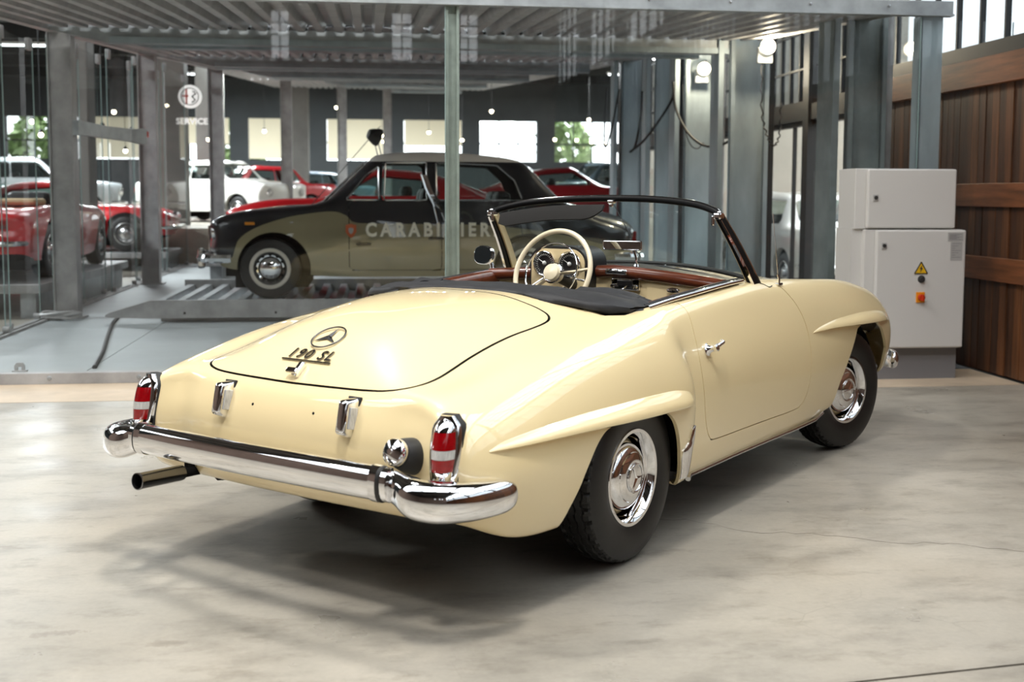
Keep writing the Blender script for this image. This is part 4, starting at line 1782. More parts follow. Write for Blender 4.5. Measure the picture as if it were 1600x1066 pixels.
# left row of posts, following the curve of the old roundhouse
POSTS = [(-3.11, 12.35, .235), (-3.11, 17.0, .245), (-2.78, 21.8, .25), (-1.86, 26.8, .25), (-.72, 31.5, .25), (.55, 36, .26)]
for (u, v, w) in POSTS:
    zt = CZ(v) - .02
    zf = .03 if v < 22.4 else .725
    mb = MB()
    qbox(mb, u - w / 2, u + w / 2, v, v + .012, zf, zt)
    qbox(mb, u - w / 2, u - w / 2 + .014, v - .03, v + .16, zf, zt)
    qbox(mb, u + w / 2 - .014, u + w / 2, v - .03, v + .16, zf, zt)
    qbox(mb, u - w / 2 - .03, u + w / 2 + .05, v - .06, v + .2, zf, zf + .062)
    bobj('post', mb, M['galv_dull'])
# longitudinal edge beams under the decks, both sides
mb = MB()
for (a, b) in zip(POSTS, POSTS[1:]):
    mb.bar((a[0] - .05, a[1], CZ(a[1]) + .06), (b[0] - .05, b[1], CZ(b[1]) + .06), .10, .16)
mb.bar((-3.16, 8.6, CZ(8.6) + .07), (-3.16, 12.35, CZ(12.35) + .06), .10, .16)
bobj('edge_beam', mb, M['galv_dull'])
mb = MB()
mb.bar((3.9, 8.6, CZ(8.6) + .08), (3.3, 17, CZ(17) + .08), .10, .12)
bobj('edge_beam', mb, M['galv_dull'])
# left glass doors in their own frames of clips
for i, (v0, v1) in enumerate(((8.7, 9.9), (9.95, 11.1), (11.15, 12.3), (12.6, 13.9), (13.95, 15.3), (15.35, 16.9), (17.3, 19.4), (19.45, 21.6))):
    u = -3.30 if i % 2 else -3.36
    mb = MB()
    mb.add([(u, v0, .10), (u, v1, .10), (u, v1, CZ(v0) - .05), (u, v0, CZ(v0) - .05)], [(0, 1, 2, 3)])
    gp_ = bobj('side_pane', mb, M['side_glass'])
    for v in (v0, v1):
        mb = MB()
        qbox(mb, u - .005, u + .005, v - .004, v + .004, .10, CZ(v0) - .05)
        mb.v = [(a, b - ROWV, c) for a, b, c in mb.v]
        obj('pane_edge', mb, M['glass_edge'], gp_)
    for v in (v0 + .12, v1 - .12):
        mb = MB()
        qbox(mb, u - .025, u + .025, v - .05, v + .05, CZ(v0) - .14, CZ(v0) - .02, .008)
        mb.lathe([(0, .03), (.03, .03), (.03, -.03), (0, -.03)], 14, Matrix.Translation((u, v, .12)) @ Matrix.Rotation(R(90), 4, 'Z'))
        mb.v = [(a, b - ROWV, c) for a, b, c in mb.v]
        obj('pane_clip', mb, M['galv_dull'], gp_)
# grey arm between the first post and the glass door, with its red switch
mb = MB()
P_ = [(-2.99, 12.3, 2.03), (-2.95, 12.5, 2.03), (-2.86, 13.0, 2.02), (-2.72, 13.6, 2.02), (-2.66, 13.8, 2.02), (-2.62, 13.95, 2.02)]
mb.loft([[(p[0], p[1], p[2] + h), (p[0] + .06, p[1], p[2] + h), (p[0] + .06, p[1], p[2] - h), (p[0], p[1], p[2] - h)] for p, h in zip(P_, (.075, .070, .066, .07, .085, .09))], smooth=False)
arm = bobj('switch_arm', mb, M['galv'])
mb = MB()
mb.box((-2.60, 14.0 - ROWV, 2.05), (.10, .06, .07), .01)
obj('limit_switch', mb, M['redp'], arm)
# raised decks overhead: trapezoidal sheet, ribs running away
def corrugated(u0, u1, v0, v1, zf, pitch=.19, h=.075):
    secs = []
    us, zs = [], []
    u = u0
    while u < u1:
        us += [u, u + pitch * .12, u + pitch * .5, u + pitch * .62]
        zs += [0, h, h, 0]
        u += pitch
    mb = MB()
    a = [(x, v0, zf(v0) + z) for x, z in zip(us, zs)]
    b = [(x, v1, zf(v1) + z) for x, z in zip(us, zs)]
    n = len(us)
    mb.add(a + b, [(i, i + 1, n + i + 1, n + i) for i in range(n - 1)])
    return mb


for i, (v0, v1) in enumerate(((8.62, 11.9), (12.2, 17.8), (18.1, 23.2), (23.5, 30), (30.2, 40))):
    sh = bobj('deck_sheet', corrugated(-3.1 + .0 * i, 3.95 - .05 * i, v0, v1, CZ), M['galv_dull'])
for v, u0, u1 in ((11.95, -2.55, 3.75), (12.9, -2.3, 3.7), (17.9, -2.3, 3.4), (19.0, -2.4, 3.4), (23.3, -1.9, 3.2), (24.6, -1.9, 3.2), (29.8, -.6, 3.0), (31.4, -.6, 3.0), (38, .8, 3)):
    z = CZ(v) - .005
    mb = MB()
    d = .13
    prof = lambda u, k: [(u, v, z + .02), (u, v, z - d * k), (u, v + .05, z - d * k - .01 * k), (u, v + .10, z - d * k), (u, v + .10, z + .02)]
    mb.loft([prof(u0 - .55, .12), prof(u0, 1), prof(u1, 1)], smooth=False)
    cb = bobj('cross_beam', mb, M['galv'])
    mb = MB()
    qbox(mb, u0 + .02, u1, v - .018, v + .0, z - d * .98, z - d * .55)
    mb.v = [(a, b - ROWV, c) for a, b, c in mb.v]
    obj('beam_flange', mb, M['galv_sheet'], cb)
# right-hand row of lift columns: broad galvanised sheets with lipped edges
COLS = [(3.86, 4.19, 9.15), (3.78, 4.20, 12.0), (3.82, 4.25, 13.9), (3.80, 4.10, 15.3), (3.70, 4.05, 16.9)]
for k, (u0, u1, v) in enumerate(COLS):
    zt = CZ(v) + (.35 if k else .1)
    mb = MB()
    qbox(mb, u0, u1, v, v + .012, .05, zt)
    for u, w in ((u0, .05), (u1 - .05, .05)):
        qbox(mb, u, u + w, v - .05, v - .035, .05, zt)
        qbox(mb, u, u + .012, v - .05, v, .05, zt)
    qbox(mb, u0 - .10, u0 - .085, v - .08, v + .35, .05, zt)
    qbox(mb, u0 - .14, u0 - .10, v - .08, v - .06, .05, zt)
    co = bobj('lift_column', mb, M['galv_sheet'] if k else mat('shaded_galvanised', srgb(118, 126, 127), .5, metal=.25, noise=.25, nscale=3))  # nearest column: same sheet, its shade put into a darker colour
    mb = MB()
    qbox(mb, u1 + .01, u1 + .10, v + .06, v + .10, .05, zt)
    mb.v = [(a, b - ROWV, c) for a, b, c in mb.v]
    obj('guide_rail', mb, M['steel_black'] if k in (1, 3) else M['galv_dull'], co)
# anchors of rope and hose
def hang(name, label, pts, r, m, cat='hose', coil=0, group=None):
    P = catmull(pts, 10)
    t = None
    o = MB()
    if coil:
        Q = []
        for i, p in enumerate(P):
            Q.append(p + Vector((.012 * math.cos(i * 1.9), .012 * math.sin(i * 1.9), 0)))
        P = Q
    o.tube(P, r, 7)
    ob = gobj(name, o, m)
    tag(ob, label, cat, group)
    return ob


zc = 2.62
hang('hydraulic_hose', 'black hydraulic hose hanging in a deep loop between the third and second lift columns', [(3.62, 13.7, 2.72), (3.66, 13.7, 2.40), (3.78, 13.5, 2.08), (3.93, 13.2, 1.93), (4.02, 12.6, 2.0), (4.08, 12.1, 2.3), (4.07, 12.02, 2.66)], .016, M['rubber'])
hang('hydraulic_hose', 'black hydraulic hose crossing behind the loop at the third lift column', [(3.55, 15.0, 2.72), (3.50, 14.9, 2.3), (3.42, 14.8, 2.0), (3.36, 14.8, 1.93), (3.5, 14.5, 2.1), (3.66, 13.95, 2.5), (3.68, 13.9, 2.74)], .016, M['rubber'])
hang('hydraulic_hose', 'thin black hose hanging beside the farthest lift column', [(3.42, 16.6, 2.9), (3.36, 16.5, 2.4), (3.35, 16.4, 2.05), (3.42, 16.3, 2.3), (3.50, 16.2, 2.85)], .014, M['rubber'])
hang('lamp_cable', 'twisted cable hanging in a long loop below the nearer floodlight', [(3.99, 11.6, 2.72), (3.99, 11.55, 2.2), (4.04, 11.5, 1.95), (4.10, 11.5, 1.87), (4.16, 11.5, 1.98), (4.17, 11.5, 2.3)], .008, M['leather_black'], 'cable', 1)
hang('lamp_cable', 'thin cable looping below the farther floodlight', [(3.78, 13.85, 2.7), (3.80, 13.8, 2.2), (3.86, 13.75, 1.98), (3.95, 13.75, 1.93), (4.02, 13.75, 2.0)], .007, M['leather_black'], 'cable')


def floodlight(u, v, z, label, watts):
    t = gthing('floodlight', label, 'lamp', u, v, z)
    mb = MB()
    mb.box((0, .05, -.08), (.16, .06, .16), .01)
    obj('housing', mb, M['galv'], t)
    mb = MB()
    mb.tube([(.0, .02, .0), (.06, .12, .10), (.10, .16, .12)], .014, 8)
    obj('bracket', mb, M['galv_dull'], t)
    mb = MB()
    mb.lathe([(.055, .0), (.075, .05), (.078, .055)], 20, Matrix.Rotation(math.pi, 4, 'Z'))
    obj('reflector', mb, M['steel'], t)
    mb = MB()
    mb.sphere((0, -.035, 0), .062, 16, 10)
    obj('bulb', mb, M['bulb'], t)
    ld_ = bpy.data.lights.new('floodlight_glow', 'POINT')
    ld_.energy = watts
    ld_.color = (1, .85, .62)
    ld_.shadow_soft_size = .06
    lo_ = bpy.data.objects.new('floodlight_glow', ld_)
    COL.objects.link(lo_)
    lo_.parent = t
    lo_.location = (0, -.14, 0)


floodlight(4.02, 11.55, 2.87, 'nearer round floodlight glowing high on the second lift column', 45)
floodlight(4.00, 13.75, 2.88, 'farther round floodlight glowing on the third lift column', 45)

# rope coil at the foot of the first post
mb = MB()
pts = []
for i in range(64):
    q = i * .42
    pts.append((-3.11 + (.16 + .02 * math.sin(i * 1.3)) * math.cos(q) + .06 * math.sin(i * .21), 12.18 + .075 * math.sin(q), .10 + .0009 * i + .012 * math.sin(i * .9)))
mb.tube(catmull(pts, 2), .017, 6)
tag(gobj('rope', mb, M['galv_dull']), 'coil of grey rope lying round the foot of the nearest left post', 'rope')
# small hasp on the near base beam
mb = MB()
t = gthing('floor_bracket', 'small dark steel bracket standing on the base beam at the left', 'bracket', -2.52, 8.66, .075)
mb = MB()
mb.prism([(-.035, 0), (-.035, .045), (-.02, .065), (.02, .065), (.035, .045), (.035, 0), (.014, 0), (.014, .035), (-.014, .035), (-.014, 0)], .02)
obj('loop', mb, M['galv_dull'], t)
mb = MB()
mb.box((0, 0, .005), (.10, .05, .01), .002)
obj('foot', mb, M['galv_dull'], t)

# lift platform under the two-tone car
plat = gthing('lift_platform', 'galvanised lift platform with sloped end carrying the two-tone saloon', 'platform', 0, 11.85)
mb = MB()
mb.loft([[(u, 0, a), (u, .05, a), (u, .05, b), (u, 0, b)] for u, a, b in ((-2.62, .14, .155), (-2.58, .13, .18), (-2.18, .12, .30), (4.0, .12, .30))], smooth=False)
sb = obj('side_beam', mb, M['galv_dull'], plat)
for u in (-1.85, -.95, -.05, .85):
    mb = MB()
    mb.lathe([(0, .01), (.012, .008), (.014, 0)], 8, Matrix.Translation((u, 0, .17)) @ Matrix.Rotation(math.pi, 4, 'Z'))
    obj('bolt', mb, M['steel_black'], sb)
mb = corrugated(-2.18, 4.0, .05, 2.3, lambda v: .20, .20, .085)
obj('deck_sheet', mb, M['galv'], plat)
mb = MB()
qbox(mb, -2.2, 4.0, 2.3, 2.35, .12, .34)
obj('side_beam', mb, M['galv_dull'], plat)
mb = MB()
qbox(mb, -2.1, 4.0, .1, 2.3, .08, .16)
obj('underframe', mb, M['galv_dull'], plat)

# ---- electrical cabinet
ec = gthing('control_cabinet', 'light grey electrical control cabinet standing against the timber wall', 'cabinet', 3.93, 8.101)
mb = MB()
qbox(mb, -.335, .425, .0, .36, .235, 1.115, .006)
qbox(mb, -.335, .425, -.02, .0, .24, .25)
obj('lower_housing', mb, M['cab'], ec)
mb = MB()
qbox(mb, -.325, .42, .03, .34, 0, .232)
obj('plinth', mb, M['cab_dark'], ec)
mb = MB()
qbox(mb, -.405, .355, .03, .33, 1.118, 1.56, .006)
qbox(mb, -.415, -.335, .05, .33, .0, 1.12)
obj('upper_housing', mb, M['cab'], ec)
mb = MB()
qbox(mb, -.262, .430, -.045, -.002, .242, 1.112, .012)
ld_ = obj('lower_door', mb, M['cab'], ec)
mb = MB()
qbox(mb, -.326, .358, -.012, .028, 1.124, 1.558, .012)
ud = obj('upper_door', mb, M['cab'], ec)
for par, x, y, z in ((ld_, -.205, -.046, .995), (ud, -.265, -.013, 1.345)):
    mb = MB()
    mb.box((x, y, z), (.042, .008, .050), .003)
    lk = obj('lock_plate', mb, M['paper'], par)
    mb = MB()
    mb.lathe([(0, .012), (.012, .012), (.014, 0)], 14, Matrix.Translation((x, y - .004, z + .004)) @ Matrix.Rotation(math.pi, 4, 'Z'))
    obj('lock_cylinder', mb, M['ink'], lk)
mb = MB()
mb.prism([(-.053, 0), (.053, 0), (0, .092)], .002, Matrix.Translation((.085, -.0465, .790)))
ws_ = obj('warning_triangle', mb, M['yellow'], ld_)
mb = MB()
for a, b in (((-.050, .003), (.050, .003)), ((.050, .003), (0, .088)), ((0, .088), (-.050, .003))):
    mb.bar((.085 + a[0], -.0482, .790 + a[1]), (.085 + b[0], -.0482, .790 + b[1]), .007, .002, up=(0, 1, 0))
mb.prism([(.008, .066), (-.012, .036), (.000, .037), (-.007, .012), (.014, .044), (.003, .043)], .002, Matrix.Translation((.085, -.0482, .790)))
obj('warning_symbol', mb, M['ink'], ws_)
mb = MB()
mb.lathe([(0, .028), (.016, .026), (.018, .012), (.026, .010), (.028, 0)], 18, Matrix.Translation((.090, -.045, .752)) @ Matrix.Rotation(math.pi, 4, 'Z'))
obj('black_knob', mb, M['ink'], ld_)
mb = MB()
mb.box((.085, -.050, .618), (.066, .012, .078), .004)
sw_ = obj('switch_plate', mb, M['orange'], ld_)
mb = MB()
mb.lathe([(0, .03), (.022, .028), (.024, .0)], 18, Matrix.Translation((.085, -.056, .618)) @ Matrix.Rotation(math.pi, 4, 'Z'))
mb.box((.085, -.09, .618), (.012, .02, .046), .003)
obj('main_switch', mb, M['redp'], sw_)
for (x0, x1, z0, z1) in ((.285, .405, 1.03, 1.095), (.308, .400, .888, 1.026)):
    mb = MB()
    qbox(mb, x0, x1, -.0475, -.045, z0, z1)
    pp = obj('paper_label', mb, M['paper'], ld_)
    mb = MB()
    for r_ in range(7):
        zz = z1 - .012 - r_ * (z1 - z0 - .02) / 7
        qbox(mb, x0 + .012, x1 - .012 - .02 * (r_ % 3), -.0482, -.0475, zz - .003, zz)
    o_ = obj('label_print', mb, M['cab_dark'], pp)
    o_['kind'] = 'stuff'

# ================================================================== showroom beyond the glass
M['wall_dark'] = mat('far_wall_paint', srgb(50, 54, 56), .8, noise=.15, nscale=1)
mb = MB()
qbox(mb, -26, 10.5, 46, 46.4, 0, 2.7)
wb = struct(gobj('wall_far', mb, M['wall_dark']))
mb = MB()
qbox(mb, -26, 10.5, 46, 46.4, 4.3, 6.2)
obj('lintel', mb, M['wall_dark'], wb)
M['blind'] = mat('cream_blind', srgb(226, 216, 190), .8)
k = 0
for u in np.arange(-26, 9.5, 3.0):
    mb = MB()
    qbox(mb, u - .35, u + .35, 46, 46.4, 2.7, 4.3)
    obj('pier', mb, M['wall_dark'], wb)
    for z in (3.4,):
        mb = MB()
        qbox(mb, u + .35, u + 2.65, 46.1, 46.16, z - .03, z + .03)
        obj('glazing_bar', mb, M['steel_black'], wb)
    for i in (1, 2):
        mb = MB()
        qbox(mb, u + .35 + i * .766 - .02, u + .35 + i * .766 + .02, 46.1, 46.16, 2.7, 4.3)
        obj('glazing_bar', mb, M['steel_black'], wb)
    mb = MB()
    mb.add([(u + .35, 46.2, 2.7), (u + 2.65, 46.2, 2.7), (u + 2.65, 46.2, 4.3), (u + .35, 46.2, 4.3)], [(0, 1, 2, 3)])
    obj('pane', mb, M['pane'], wb)
    if -14 < u < 3 or u > 8:
        mb = MB()
        qbox(mb, u + .38, u + 2.62, 46.02, 46.04, 2.75 if k % 3 else 3.3, 4.3)
        obj('roller_blind', mb, M['blind'], wb)
    k += 1
mb = MB()
qbox(mb, -26.4, -26, 8.5, 46, 0, 6.2)
struct(gobj('wall_showroom', mb, M['wall_dark']))
mb = MB()
qbox(mb, -26, -14.2, 8.2, 8.5, 0, 6.2)
struct(gobj('wall_showroom_front', mb, M['wall_dark']))
mb = MB()
qbox(mb, -26, -3.4, 22.01, 46.4, 6.2, 6.35)
qbox(mb, -3.4, 10.5, 22.01, 46.4, 6.2, 6.35)
qbox(mb, -26, -14.31, 8.5, 22.01, 6.2, 6.35)
cs = struct(gobj('ceiling_showroom', mb, mat('showroom_ceiling', srgb(92, 98, 100), .8)))
for v in np.arange(24, 46, 3.6):
    mb = MB()
    qbox(mb, -26, 10.2, v - .1, v + .1, 5.75, 6.2)
    obj('ceiling_beam', mb, M['steel_black'], cs)
mb = MB()
qbox(mb, 10.3, 10.5, 22.2, 46, 0, 6.2)
qbox(mb, 4.9, 10.5, 21.9, 22.2, 0, 6.2)
struct(gobj('wall_showroom_right', mb, M['wall_far']))
# shrubs outside the far windows
M['leaf'] = mat('green_leaves', srgb(150, 172, 118), .7, noise=.4, nscale=6)
rl = np.random.RandomState(11)
for u, v, h, lb in ((-13.5, 50, 4.6, 'pale green tree outside the far windows, leftmost of the three'), (-5.5, 50.5, 4.4, 'pale green tree outside the far windows behind the white saloon'), (8.5, 50.5, 4.8, 'pale green tree outside the wide far window above the slate hatchback')):
    t = gthing('tree', lb, 'tree', u, v, 0, group='trees outside the far windows')
    mb = MB()
    mb.tube([(0, 0, 0), (.05, .02, h * .6)], [.12, .07], 8)
    obj('trunk', mb, M['wood_dark'], t)
    mb = MB()
    for q in range(420):
        d = rl.normal(0, 1, 3)
        d /= np.linalg.norm(d)
        c = Vector((d[0] * 1.15, d[1] * 1.15, h * .68 + d[2] * h * .36)) * 1.0
        c = Vector((c.x * rl.uniform(.6, 1), c.y * rl.uniform(.6, 1), c.z))
        a = Vector(rl.normal(0, .17, 3))
        b = Vector(rl.normal(0, .17, 3))
        mb.add([c - a, c + b, c + a, c - b], [(0, 1, 2, 3)])
    f_ = obj('foliage', mb, M['leaf'], t)
    f_['kind'] = 'stuff'

# concrete pillars of the showroom
for i, (u, v, w) in enumerate(((-6.6, 20.2, .60), (-4.6, 18.9, .50), (-4.05, 24.7, .55), (-4.4, 33, .7), (-2.4, 39, .8), (-8.4, 16.0, .5))):
    mb = MB()
    qbox(mb, u - w / 2, u + w / 2, v, v + w, .03, 6.2, .02)
    struct(gobj('trim_%d' % (i + 2), mb, M['pillar']))

# round badge sign and lettering hanging by the third pillar
t = gthing('round_sign', 'white round emblem sign with a red cross hanging in the showroom', 'sign', -3.492, 23.6, 3.274)
ry = Matrix.Rotation(math.pi, 4, 'Z')
mb = MB()
mb.lathe([(0, .03), (.20, .03), (.225, .02), (.225, -.02), (0, -.02)], 32, ry)
M['lit_sign'] = mat('lit_sign', (.85, .85, .83), .5, emit=(1, 1, .97), estr=.55)
obj('disc', mb, M['lit_sign'], t)
mb = MB()
mb.tube([(.165 * math.cos(a), -.032, .165 * math.sin(a)) for a in np.linspace(0, 2 * math.pi, 32, endpoint=False)], .012, 6, loop=True)
obj('inner_ring', mb, M['cab_dark'], t)
mb = MB()
mb.box((-.065, -.034, 0), (.035, .012, .28))
mb.box((-.085, -.034, .01), (.12, .012, .035))
obj('red_cross', mb, M['redp'], t)
mb = MB()
mb.tube(catmull([(.03, -.034, -.12), (.10, -.034, -.06), (.04, -.034, 0), (.11, -.034, .05), (.05, -.034, .11)], 6), .014, 6)
obj('serpent_mark', mb, M['ink'], t)
mb = MB()
mb.tube([(0, 0, .22), (0, 0, 2.2)], .012, 6)
obj('hanger', mb, M['steel_black'], t)
vs, fs = text_mesh('SERVICE', .165, .01, .004, 1.02)
mb = MB()
mb.add([(v.x, -v.z, v.y) for v in vs], fs)
tag(gobj('service_sign', mb, M['lit_sign'], -3.465, 23.6, 2.788), 'white SERVICE lettering under the round emblem sign', 'sign')

# pendant lamps
lamps = [(-4.384, 20.0, 2.449, 'warm pendant lamp left of the switch arm end, above the red open car'), (-5.096, 19.0, 2.276, 'warm pendant lamp left of the first post, upper one'), (-5.773, 21.0, 2.601, 'dim warm pendant lamp farthest left near the glass doors'), (-5.498, 24.0, 2.954, 'small warm pendant lamp just above the grey switch arm'), (-4.822, 23.0, 2.917, 'small warm pendant lamp above the tip of the switch arm'), (-5.1, 26.0, 2.715, 'warm pendant lamp by the red limit switch at the second post'), (-4.811, 28.0, 2.915, 'warm pendant lamp right of the second post, left of the lettering'), (-4.006, 30.0, 2.735, 'warm pendant lamp right of the white SERVICE lettering'), (-2.805, 32.0, 3.062, 'faint pendant lamp between the third and fourth posts'), (-0.927, 34.0, 3.865, 'pendant lamp high up left of the searchlight'), (0.37, 36.0, 3.174, 'upper of the two pendant lamps beside the searchlight'), (0.451, 38.0, 3.09, 'lower of the two pendant lamps beside the searchlight'), (2.024, 40.0, 3.5, 'pendant lamp above the roof of the two-tone saloon, left of the pole'), (3.245, 41.0, 3.296, 'pendant lamp just right of the galvanised pole'), (3.136, 30.0, 3.52, 'bright pendant lamp highest right of the galvanised pole'), (6.714, 42.0, 3.397, 'leftmost of the row of pendant lamps by the wide far window'), (7.519, 42.0, 3.381, 'second pendant lamp in the row by the wide far window'), (7.205, 38.0, 3.863, 'upper of two stacked pendant lamps above the wide far window'), (7.586, 40.0, 3.73, 'lower of two stacked pendant lamps above the wide far window'), (8.258, 43.0, 3.363, 'third pendant lamp in the row by the wide far window'), (8.974, 44.0, 3.389, 'rightmost of the row of pendant lamps by the wide far window'), (-4.829, 24.0, 2.216, 'warm pendant lamp low behind the second post')]
for (u, v, z, lb) in lamps:
    t = gthing('pendant_lamp', lb, 'lamp', u, v, z, group='pendant lamps in the showroom')
    mb = MB()
    mb.sphere((0, 0, 0), .024 + .0008 * v, 10, 6)
    obj('bulb', mb, M['bulb'], t)
    mb = MB()
    mb.tube([(0, 0, .03), (0, 0, max(.3, 5.7 - z))], .006, 5)
    mb.lathe([(.05, .0), (.02, .06), (0, .065)], 8, Matrix.Translation((0, 0, .03)) @ Matrix.Rotation(R(90), 4, 'X'))
    obj('cord', mb, M['steel_black'], t)
# tube lights under the showroom ceiling
for u, v, lb in ((-9, 13, 'long white tube light high in the left bay, nearest of the row'), (-9, 18.5, 'long white tube light high in the left bay, second of the row'), (-10, 26, 'tube light under the showroom ceiling at the far left'), (-6, 26.6, 'tube light above the white saloon'), (-9, 33, 'tube light deep in the left of the showroom'), (-3, 33, 'tube light above the silver saloon'), (2, 33, 'tube light deep behind the two-tone saloon'), (-6, 40, 'tube light before the far windows on the left'), (0, 40, 'tube light before the far windows in the middle'), (7, 30, 'tube light above the slate hatchback'), (9, 38, 'tube light before the wide far window')):
    t = gthing('tube_light', lb, 'lamp', u, v, 5.35, group='tube lights in the showroom')
    mb = MB()
    mb.box((0, 0, .05), (2.4, .16, .06), .01)
    mb.tube([(-1, 0, .08), (-1, 0, .34)], .01, 6)
    mb.tube([(1, 0, .08), (1, 0, .34)], .01, 6)
    obj('housing', mb, M['cab'], t)
    mb = MB()
    mb.tube([(-1.15, 0, 0), (1.15, 0, 0)], .03, 8)
    obj('tube', mb, M['tube'], t)
    al = bpy.data.lights.new('tube_glow', 'AREA')
    al.shape = 'RECTANGLE'
    al.size, al.size_y = 2.4, .3
    al.energy = 800
    al.color = (.92, .97, 1)
    ao = bpy.data.objects.new('tube_glow', al)
    COL.objects.link(ao)
    ao.parent = t
    ao.location = (0, 0, -.06)

# ================================================================== other cars
CP = {}
M['tube'].node_tree.nodes['Principled BSDF'].inputs['Emission Strength'].default_value = 3


def paint(name, rgb, coat=1.0, rough=.3):
    if name not in CP:
        CP[name] = mat(name + '_paint', srgb(*rgb), rough, coat=coat)
    return CP[name]


M['car_glass'] = mat('dark_car_glass', (.012, .016, .018), .03, spec=.8)


def make_car(name, label, spec, color, u, v, z, head, group=None, light=False, seethru=True):
    """whole car from a half table: x, zc, w_roof, z_roof, w_belt, z_belt, (w,z)x3; x forward, origin on the ground"""
    T = spec['T']
    top, side = [], []
    for i, t in enumerate(T):
        top.append([(t[0], 0, t[1]), (t[0], t[2] * .55, t[1] - (t[1] - t[3]) * .25), (t[0] + spec.get('dx', {}).get(i, 0), t[2], t[3]), (t[0] + spec.get('dx', {}).get(i, 0), t[4], t[5])])
        if 0 < i < len(T) - 1:
            side.append([(t[0], w, zz) for w, zz in t[6]])
    a, b = T[0], T[-1]

    def end(t, sg):
        rows = []
        for j in range(4):
            w0 = (0, t[2] * .55, t[2], t[4])[j]
            cr = -sg * .10 * (w0 / t[4]) ** 3
            ov = spec.get('tail_off' if sg < 0 else 'nose_off', (.06, .09, .05))
            rows.append([(t[0] + sg * o + cr, min(w0, w) if j < 3 else w, zz) for o, (w, zz) in zip(ov, t[6])])
        return rows
    bm = body_surface(top, end(a, -1), side, end(b, 1), spec.get('level', 3))
    root = gthing(name, label, 'car', u, v, z, head, group)
    p = CP[color]
    if 'arches' in spec:
        def fa(q):
            d = np.full(len(q), 9.)
            for (x, rz) in spec['arches']:
                d = np.minimum(d, np.hypot(q[:, 0] - x, (q[:, 2] - spec['wz']) * 1.0) - rz)
            return np.where(np.abs(q[:, 1]) > .5, d, 1.)
        cut(bm, fa)
        fl_, vv = face_vals(bm, fa)
        drop(bm, [g for g, x in zip(fl_, vv) if x < 0])
        flange(bm, fa, .08, direction=lambda c: Vector((0, -1 if c.y > 0 else 1, 0)))
    mats = [p, M['rubber']]
    wins = []
    for nm, kind, poly in spec.get('wins', ()):
        for s in ((1, -1) if kind == 'side' else (0,)):
            def fw(q, kind=kind, poly=poly, s=s):
                if kind == 'side':
                    return np.where((q[:, 1] * s > .3), sd_poly(q[:, [0, 2]], poly, .03), 1.)
                return np.where(q[:, 2] > spec['belt'] - .05, sd_poly(np.c_[q[:, 0], np.abs(q[:, 1])], poly, .04), 1.)
            wins.append((nm, take(bm, fw, .012 if light else .006, .02)))
    body = None
    if 'two_tone' in spec:
        f2, m2 = spec['two_tone']
        cut(bm, f2)
        fl_, vv = face_vals(bm, f2)
        for g, x in zip(fl_, vv):
            if x < 0:
                g.material_index = 2
        mats.append(m2)
    if 'roof_tone' in spec:
        f3, m3 = spec['roof_tone']
        cut(bm, f3)
        fl_, vv = face_vals(bm, f3)
        for g, x in zip(fl_, vv):
            if x < 0:
                g.material_index = 3
        mats.append(m3)
    for nm, f in spec.get('doors', ()):
        for s in (1, -1):
            def fd(q, f=f, s=s):
                return np.where(q[:, 1] * s > .4, sd_poly(q[:, [0, 2]], f, .05), 1.)
            try:
                d = take(bm, fd, .004, .02)
                bm_obj(nm, d, mats, root)
            except Exception:
                pass
    tree = BVHTree.FromBMesh(bm)
    body = bm_obj('body', bm, mats, root)
    for nm, w in wins:
        wo = bm_obj(nm, w, [M['glass_dark'] if seethru else M['car_glass']], root)
    # wheels
    wz, wr = spec['wz'], spec['wr']
    me = None
    for x in spec['axles']:
        for s in (1, -1):
            if me is None:
                a_ = MB()
                a_.lathe([(.45 * wr, -.07), (.62 * wr, -.085), (.85 * wr, -.085), (.96 * wr, -.07), (wr, -.03), (wr, .04), (.95 * wr, .08), (.5 * wr, .08)], 36)
                me = a_.mesh('tyre', [M['tyre']])
                a_ = MB()
                a_.lathe([(.63 * wr, -.082), (.58 * wr, -.088), (.54 * wr, -.06), (.40 * wr, -.05), (.34 * wr, -.075), (.2 * wr, -.095), (0, -.10)], 28)
                me2 = a_.mesh('rim', [M['chrome'] if not light else M['steel']])
            w = link('wheel', me, root, (x, s * spec['track'], wz), 0 if s < 0 else math.pi)
            link('rim', me2, w)
    # dark tub so that nothing shows through underneath or inside
    a_ = MB()
    for x in spec['axles']:
        a_.box((x, 0, wz + .1), (.75, spec['track'] * 2 - .22, .62))
    a_.box(((T[0][0] + T[-1][0]) / 2, 0, .32), (T[-1][0] - T[0][0] - .3, 1.2, .2))
    if 'tub' in spec:
        x0, x1, zt = spec['tub']
        a_.box(((x0 + x1) / 2, 0, zt - .2), (x1 - x0, 1.3, .4))
    obj('underbody', a_, M['black'], root)
    if 'seats' in spec:
        for x, y, zt in spec['seats']:
            a_ = MB()
            a_.box((x, y, zt - .28), (.16, .5, .56), .06, Matrix.Rotation(R(-10), 4, 'Y'))
            obj('seat', a_, M['leather_black'], root)
    # lamps and bumpers
    for s in (1, -1):
        for (x, y, zz, r_) in spec.get('heads', ()):
            a_ = MB()
            a_.lathe([(r_ * 1.1, -.06), (r_ * 1.15, .0), (r_ * 1.02, .015)], 18, Matrix.Translation((x, s * y, zz)) @ Matrix.Rotation(R(-90), 4, 'Z'))
            h_ = obj('headlamp', a_, M['chrome'], root)
            a_ = MB()
            a_.lathe([(r_, .0), (r_ * .7, .025), (0, .035)], 18, Matrix.Translation((x, s * y, zz)) @ Matrix.Rotation(R(-90), 4, 'Z'))
            obj('lens', a_, M['clear_lens'], h_)
